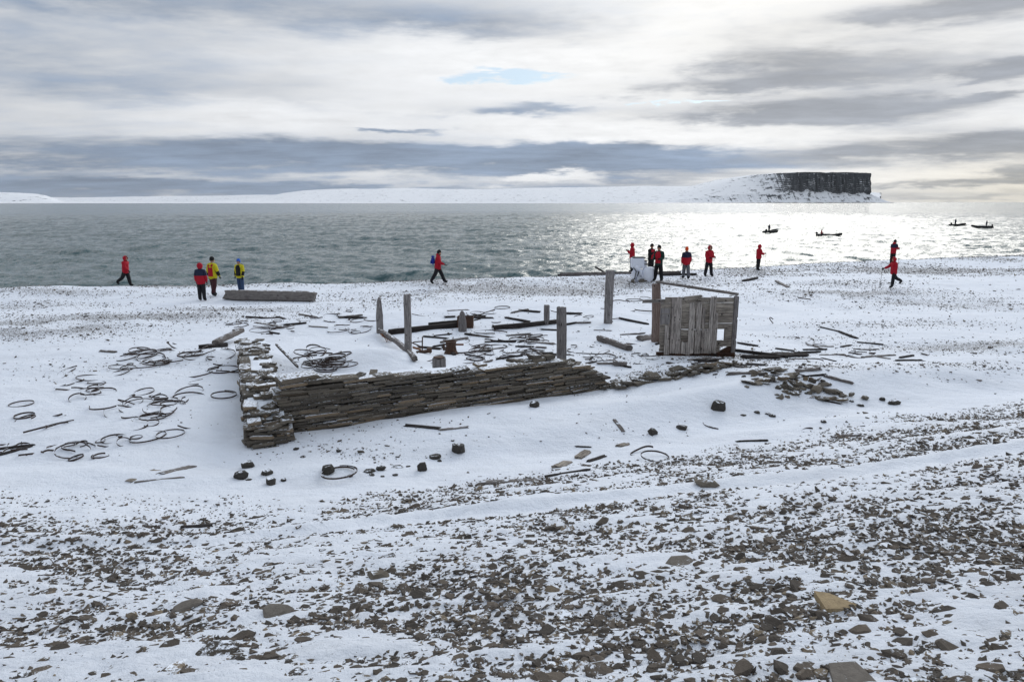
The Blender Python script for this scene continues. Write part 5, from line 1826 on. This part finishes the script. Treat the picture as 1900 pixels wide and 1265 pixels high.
    for p in jk.polygons:
        c = p.center
        if shoulders and c.z > zy:
            p.material_index = 1
        if vest and 0.04 * s < abs(c.x) < 0.13 * s and zlow < c.z < (up((0, 0, 0.5)) + off).z * s:
            p.material_index = 2
        if sleeve and abs(c.x) > 0.20 * s and c.z < (J['R']['elb'] + off).z * s + 0.02:
            p.material_index = 3
    jko = obj('jacket', jk, None, o)
    # head wear
    hc = W(headc + tl @ Vector((0, 0.0, 0.025)))
    bm = bmesh.new()
    bmesh.ops.create_uvsphere(bm, u_segments=18, v_segments=12, radius=1.0)
    if head == 'hood':
        dead = [v for v in bm.verts if v.co.y > 0.62 and abs(v.co.x) < 0.62 and v.co.z < 0.62]
        bmesh.ops.delete(bm, geom=dead, context='VERTS')
        for v in bm.verts:
            v.co = Vector((v.co.x * 0.138, v.co.y * 0.150 - 0.008, v.co.z * (0.148 if v.co.z > 0 else 0.19))) * s + hc
        hm = MATS[hoodmat or jacket]
    else:
        dead = [v for v in bm.verts if v.co.z < -0.12 - 0.45 * (v.co.y < 0.35)]
        bmesh.ops.delete(bm, geom=dead, context='VERTS')
        for v in bm.verts:
            v.co = Vector((v.co.x * 0.104, v.co.y * 0.120 - 0.004, v.co.z * 0.14)) * s + hc + Vector((0, 0, 0.015 * s))
        hm = MATS[hatmat]
    obj('hood' if head == 'hood' else 'hat', bm_mesh('hood' if head == 'hood' else 'hat', bm, True), hm, jko if head == 'hood' else o)
    if head == 'both':
        bm = bmesh.new()
        bmesh.ops.create_uvsphere(bm, u_segments=14, v_segments=8, radius=1.0)
        for v in bm.verts:
            v.co = Vector((v.co.x * 0.13, v.co.y * 0.09 - 0.09, v.co.z * 0.10 - 0.13)) * s + hc
        obj('hood', bm_mesh('hood', bm, True), MATS[hoodmat or jacket], jko)
    M = Matrix.Translation(Vector(P)) @ Matrix.Rotation(facing, 4, 'Z')
    return dict(root=o, M=M, W=W, J=J, up=up, s=s)

def backpack(pr, label, matname, size=(0.30, 0.18, 0.42), z=0.26, y=-0.27, x=0.0):
    """a rounded pack riding on the back (local -y), with a lid and a pocket"""
    M, s = pr['M'], pr['s']
    o = empty('backpack')
    c = M @ pr['W'](pr['up']((x, y, z)))
    o.location = c
    o.rotation_euler = pr['root'].rotation_euler
    tag(o, label, 'backpack')
    for nm, d, l in [('bag', size, (0, 0, 0)), ('lid', (size[0] * 0.9, size[1] * 1.02, size[2] * 0.22), (0, 0, size[2] * 0.52)), ('pocket', (size[0] * 0.7, 0.07, size[2] * 0.45), (0, -size[1] * 0.56, -size[2] * 0.15))]:
        bm = bmesh.new()
        bmesh.ops.create_cube(bm, size=1.0, matrix=Matrix.Diagonal((d[0] * s, d[1] * s, d[2] * s, 1)))
        bmesh.ops.bevel(bm, geom=list(bm.edges), offset=min(d) * s * 0.38, segments=3, affect='EDGES')
        p = obj(nm, bm_mesh(nm, bm, True), MATS[matname], o if nm == 'bag' else bag)
        p.location = Vector(l) * s
        if nm == 'bag':
            bag = p

def walking_pole(pr, hand, label, ahead=0.1):
    """thin pole from the hand to the ground: grip, shaft, basket"""
    M = pr['M']
    j = pr['J'][hand]
    H = M @ pr['W'](j['palm'] + j['fdir'] * 0.03)
    G = M @ (pr['W'](j['palm']) + Vector((0, ahead, 0)))
    G.z = gz(G.x, G.y)
    d = H - G
    o = empty('walking_pole', tuple(G))
    tag(o, label, 'walking pole')
    top = d + d.normalized() * 0.08
    bm = bmesh.new(); capsule(bm, Vector((0, 0, -0.02)), d, 0.009, 0.012, 8)
    shaft = obj('shaft', bm_mesh('shaft', bm), MATS['pole_metal'], o)
    bm = bmesh.new(); capsule(bm, d - d.normalized() * 0.07, top, 0.017, 0.02, 8)
    obj('grip', bm_mesh('grip', bm), MATS['black_rubber'], o)
    bm = bmesh.new(); capsule(bm, d.normalized() * 0.06, d.normalized() * 0.075, 0.045, 0.045, 10)
    obj('basket', bm_mesh('basket', bm), MATS['black_rubber'], shaft)

def stand(px, py_foot, py_top):
    P = at(px, py_foot)
    return P, (py_foot - py_top) * pxscale(P)

RIGHT, LEFT, AWAY, TOWARD = -math.pi / 2, math.pi / 2, 0.0, math.pi
# a red-hooded walker heading right at the far left
P, h = stand(236, 530, 477)
person(P, h * 1.04, RIGHT, 'person in red hooded jacket walking right, leftmost on the beach', 'red_shell', 'dark_trouser', 'hood', 'walk_back', lean=0.06)
P, h = stand(376, 558, 491)
person(P, h, AWAY + 0.1, 'person in red and navy jacket with red hood standing with back turned', 'red_shell', 'dark_trouser', 'hood', 'stand', shoulders='navy_shell', hoodmat='red_shell')
P, h = stand(389, 553, 482)
P[1] += 0.55; P[2] = gz(P[0], P[1])
person(P, h, AWAY - 0.4, 'person in yellow jacket and black hat beside the red-hooded one', 'yellow_shell', 'maroon_trouser', 'hat', 'step', vest='red_shell', sleeve='black_cloth')
P, h = stand(445, 546, 485)
P[1] += 0.2; P[2] = gz(P[0], P[1])
pr = person(P, h, TOWARD - 0.3, 'person in yellow jacket and blue hat standing behind the big log', 'yellow_shell', 'blue_trouser', 'hat', 'stand', vest='black_cloth', hatmat='blue_knit', sleeve='black_cloth')
backpack(pr, 'black pack on the person with the blue hat', 'black_cloth', (0.34, 0.2, 0.46), 0.28, -0.27, 0.16)
P, h = stand(813, 527, 467)
pr = person(P, h * 1.03, RIGHT, 'person in red jacket and black hat striding right with a blue backpack', 'red_shell', 'dark_trouser', 'both', 'walk', lean=0.08)
backpack(pr, 'blue backpack on the striding person in red', 'blue_pack')
P, h = stand(1172, 505, 453)
person(P, h, LEFT - 0.4, 'person in red hooded jacket standing behind the white cairn', 'red_shell', 'dark_trouser', 'hood', 'hands_up')
P, h = stand(1207, 509, 455)
person(P, h, RIGHT - 0.9, 'person in dark suit and red vest, left of the dark-clad pair', 'black_cloth', 'black_cloth', 'hat', 'hands_up', vest='red_shell', hatmat='black_cloth')
P, h = stand(1221, 522, 458)
person(P, h, LEFT + 0.9, 'person in dark green suit and red vest, right of the dark-clad pair', 'dark_green_shell', 'black_cloth', 'hat', 'stand_wide', vest='red_shell', hatmat='black_cloth')
P, h = stand(1272, 518, 461)
person(P, h, AWAY, 'person with orange hat, navy-shouldered red jacket and grey trousers seen from behind', 'red_shell', 'grey_trouser', 'hat', 'step', shoulders='navy_shell', hatmat='orange_knit')
P, h = stand(1314, 513, 458)
person(P, h, TOWARD + 0.35, 'person in red hooded jacket with arms folded, facing the camera', 'red_shell', 'dark_trouser', 'hood', 'stand_wide')
P, h = stand(1406, 502, 456)
pr = person(P, h, RIGHT + 0.2, 'person in red hooded jacket standing side-on with a pole near the water', 'red_shell', 'black_cloth', 'hood', 'pole')
walking_pole(pr, 'R', 'thin walking pole of the person standing side-on', 0.03)
P, h = stand(1655, 491, 447)
pr = person(P, h, RIGHT + 0.5, 'person in red and dark jacket with a pole, farther of the right-hand pair', 'red_shell', 'black_cloth', 'both', 'pole', shoulders='navy_shell', lean=0.08)
walking_pole(pr, 'R', 'walking pole of the farther person of the right-hand pair', 0.08)
P, h = stand(1655, 534, 480)
pr = person(P, h * 1.02, LEFT, 'person in red hooded jacket walking left with a pole, nearer of the right-hand pair', 'red_shell', 'dark_trouser', 'hood', 'walk_pole', lean=0.05)
walking_pole(pr, 'R', 'walking pole planted ahead of the walker heading left', 0.06)

# ------------------------------------------------------------------ inflatable boats
def sea_at(px, py):
    d = raydir(px, py)
    t = -CAM[2] / d[2]
    return CAM + d * t

def boat(px, py, heading, label, L, crew_label, standing, hull='black_rubber'):
    P = sea_at(px, py)
    o = empty('inflatable_boat', tuple(P + np.array([0, 0, 0.14])), heading)
    tag(o, label, 'boat')
    # tube: U-shaped pontoon with a raised bow (local +x forward)
    B, r = 0.82, 0.26
    path = []
    for t in np.linspace(0, 1, 9):
        path.append((-L / 2 + t * (L * 0.68), -B, 0.22))
    for a in np.linspace(-math.pi / 2, math.pi / 2, 11)[1:-1]:
        path.append((L * 0.18 + math.cos(a) * L * 0.32, math.sin(a) * B, 0.22 + 0.30 * math.cos(a) ** 1.5))
    for t in np.linspace(1, 0, 9):
        path.append((-L / 2 + t * (L * 0.68), B, 0.22))
    path = np.array(path)
    bm = bmesh.new()
    rings = []
    n = 10
    for i, p in enumerate(path):
        tg = path[min(i + 1, len(path) - 1)] - path[max(i - 1, 0)]
        tg = Vector(tg).normalized()
        sd = tg.cross(Vector((0, 0, 1))).normalized()
        upv = sd.cross(tg)
        rr = r * (0.45 if i in (0, len(path) - 1) else 1.0)
        rings.append([bm.verts.new(Vector(p) + (sd * math.cos(a) + upv * math.sin(a)) * rr) for a in np.linspace(0, TAU, n, endpoint=False)])
    for i in range(len(rings) - 1):
        for j in range(n):
            bm.faces.new((rings[i][j], rings[i][(j + 1) % n], rings[i + 1][(j + 1) % n], rings[i + 1][j]))
    bm.faces.new(rings[0]); bm.faces.new(list(reversed(rings[-1])))
    bmesh.ops.recalc_face_normals(bm, faces=bm.faces)
    pon = obj('pontoon', bm_mesh('pontoon', bm, True), MATS[hull], o)
    bm = bmesh.new()
    box_bm(bm, (L * 0.72, B * 1.7, 0.06), Matrix.Translation((-L * 0.10, 0, 0.10)))
    obj('floor', bm_mesh('floor', bm), MATS['grey_rubber'], o)
    bm = bmesh.new()
    box_bm(bm, (0.07, B * 1.6, 0.42), Matrix.Translation((-L * 0.44, 0, 0.28)))
    tran = obj('transom', bm_mesh('transom', bm), MATS['grey_rubber'], o)
    bm = bmesh.new()
    v = box_bm(bm, (0.42, 0.36, 0.44), Matrix.Translation((-L * 0.49, 0, 0.68)))
    bmesh.ops.bevel(bm, geom=list(bm.edges), offset=0.09, segments=2, affect='EDGES')
    box_bm(bm, (0.16, 0.12, 0.70), Matrix.Translation((-L * 0.50, 0, 0.16)))
    obj('outboard_motor', bm_mesh('outboard_motor', bm, True), MATS['black_rubber'], tran)
    for sy in (-1, 1):
        bm = bmesh.new()
        capsule(bm, Vector((-L * 0.3, sy * B, 0.485)), Vector((L * 0.15, sy * B, 0.485)), 0.02, 0.02, 6)
        obj('grab_line', bm_mesh('grab_line', bm), MATS['pale_rubber'], pon)
    M = Matrix.Translation(Vector(o.location)) @ Matrix.Rotation(heading, 4, 'Z')
    if standing:
        Q = M @ Vector((-L * 0.20, 0.0, 0.13))
        person(Q, 1.75, heading - math.pi / 2, crew_label, 'red_shell' if standing == 'red' else 'navy_shell', 'black_cloth', 'hat', 'stand')
    else:
        Q = M @ Vector((-L * 0.28, B * 0.9, 0.46))
        person(Q, 1.75, heading - math.pi / 2, crew_label, 'red_shell', 'black_cloth', 'hat', 'sit')
    return o
boat(1430, 433, 0.75, 'black inflatable boat heading away, leftmost of the four', 4.6, 'person standing in the leftmost boat', 'navy')
boat(1537, 440, -0.35, 'dark inflatable boat nearest the beach, bow to the right', 4.6, 'person in red sitting in the boat nearest the beach', False)
boat(1777, 419.5, 0.25, 'distant black inflatable boat, left of the far right pair', 5.0, 'person standing in the left boat of the far right pair', 'navy')
boat(1822, 423.5, 2.95, 'distant black inflatable boat, rightmost of all', 5.0, 'person standing in the rightmost boat', 'navy')
print('hoops', N_HOOP[0], 'objects', len(bpy.data.objects))

# ------------------------------------------------------------------ the air: thin arctic haze round everything
def haze():
    bm = bmesh.new()
    bmesh.ops.create_cube(bm, size=1.0, matrix=Matrix.Translation((0, 15000 - 200, 193)) @ Matrix.Diagonal((64000, 31600, 434, 1)))
    me = bm_mesh('haze', bm)
    m = bpy.data.materials.new('haze_air')
    m.use_nodes = True
    m.node_tree.nodes.clear()
    T = NT(m.node_tree)
    out = T.new('ShaderNodeOutputMaterial')
    v = T.new('ShaderNodeVolumePrincipled')
    v.inputs['Color'].default_value = (0.86, 0.92, 1.0, 1)
    v.inputs['Density'].default_value = 0.9e-5
    m.node_tree.links.new(v.outputs[0], out.inputs['Volume'])
    o = obj('haze', me, m)
    o['kind'] = 'stuff'
    tag(o, 'thin pale haze over the sea and far shore', 'haze')
haze()
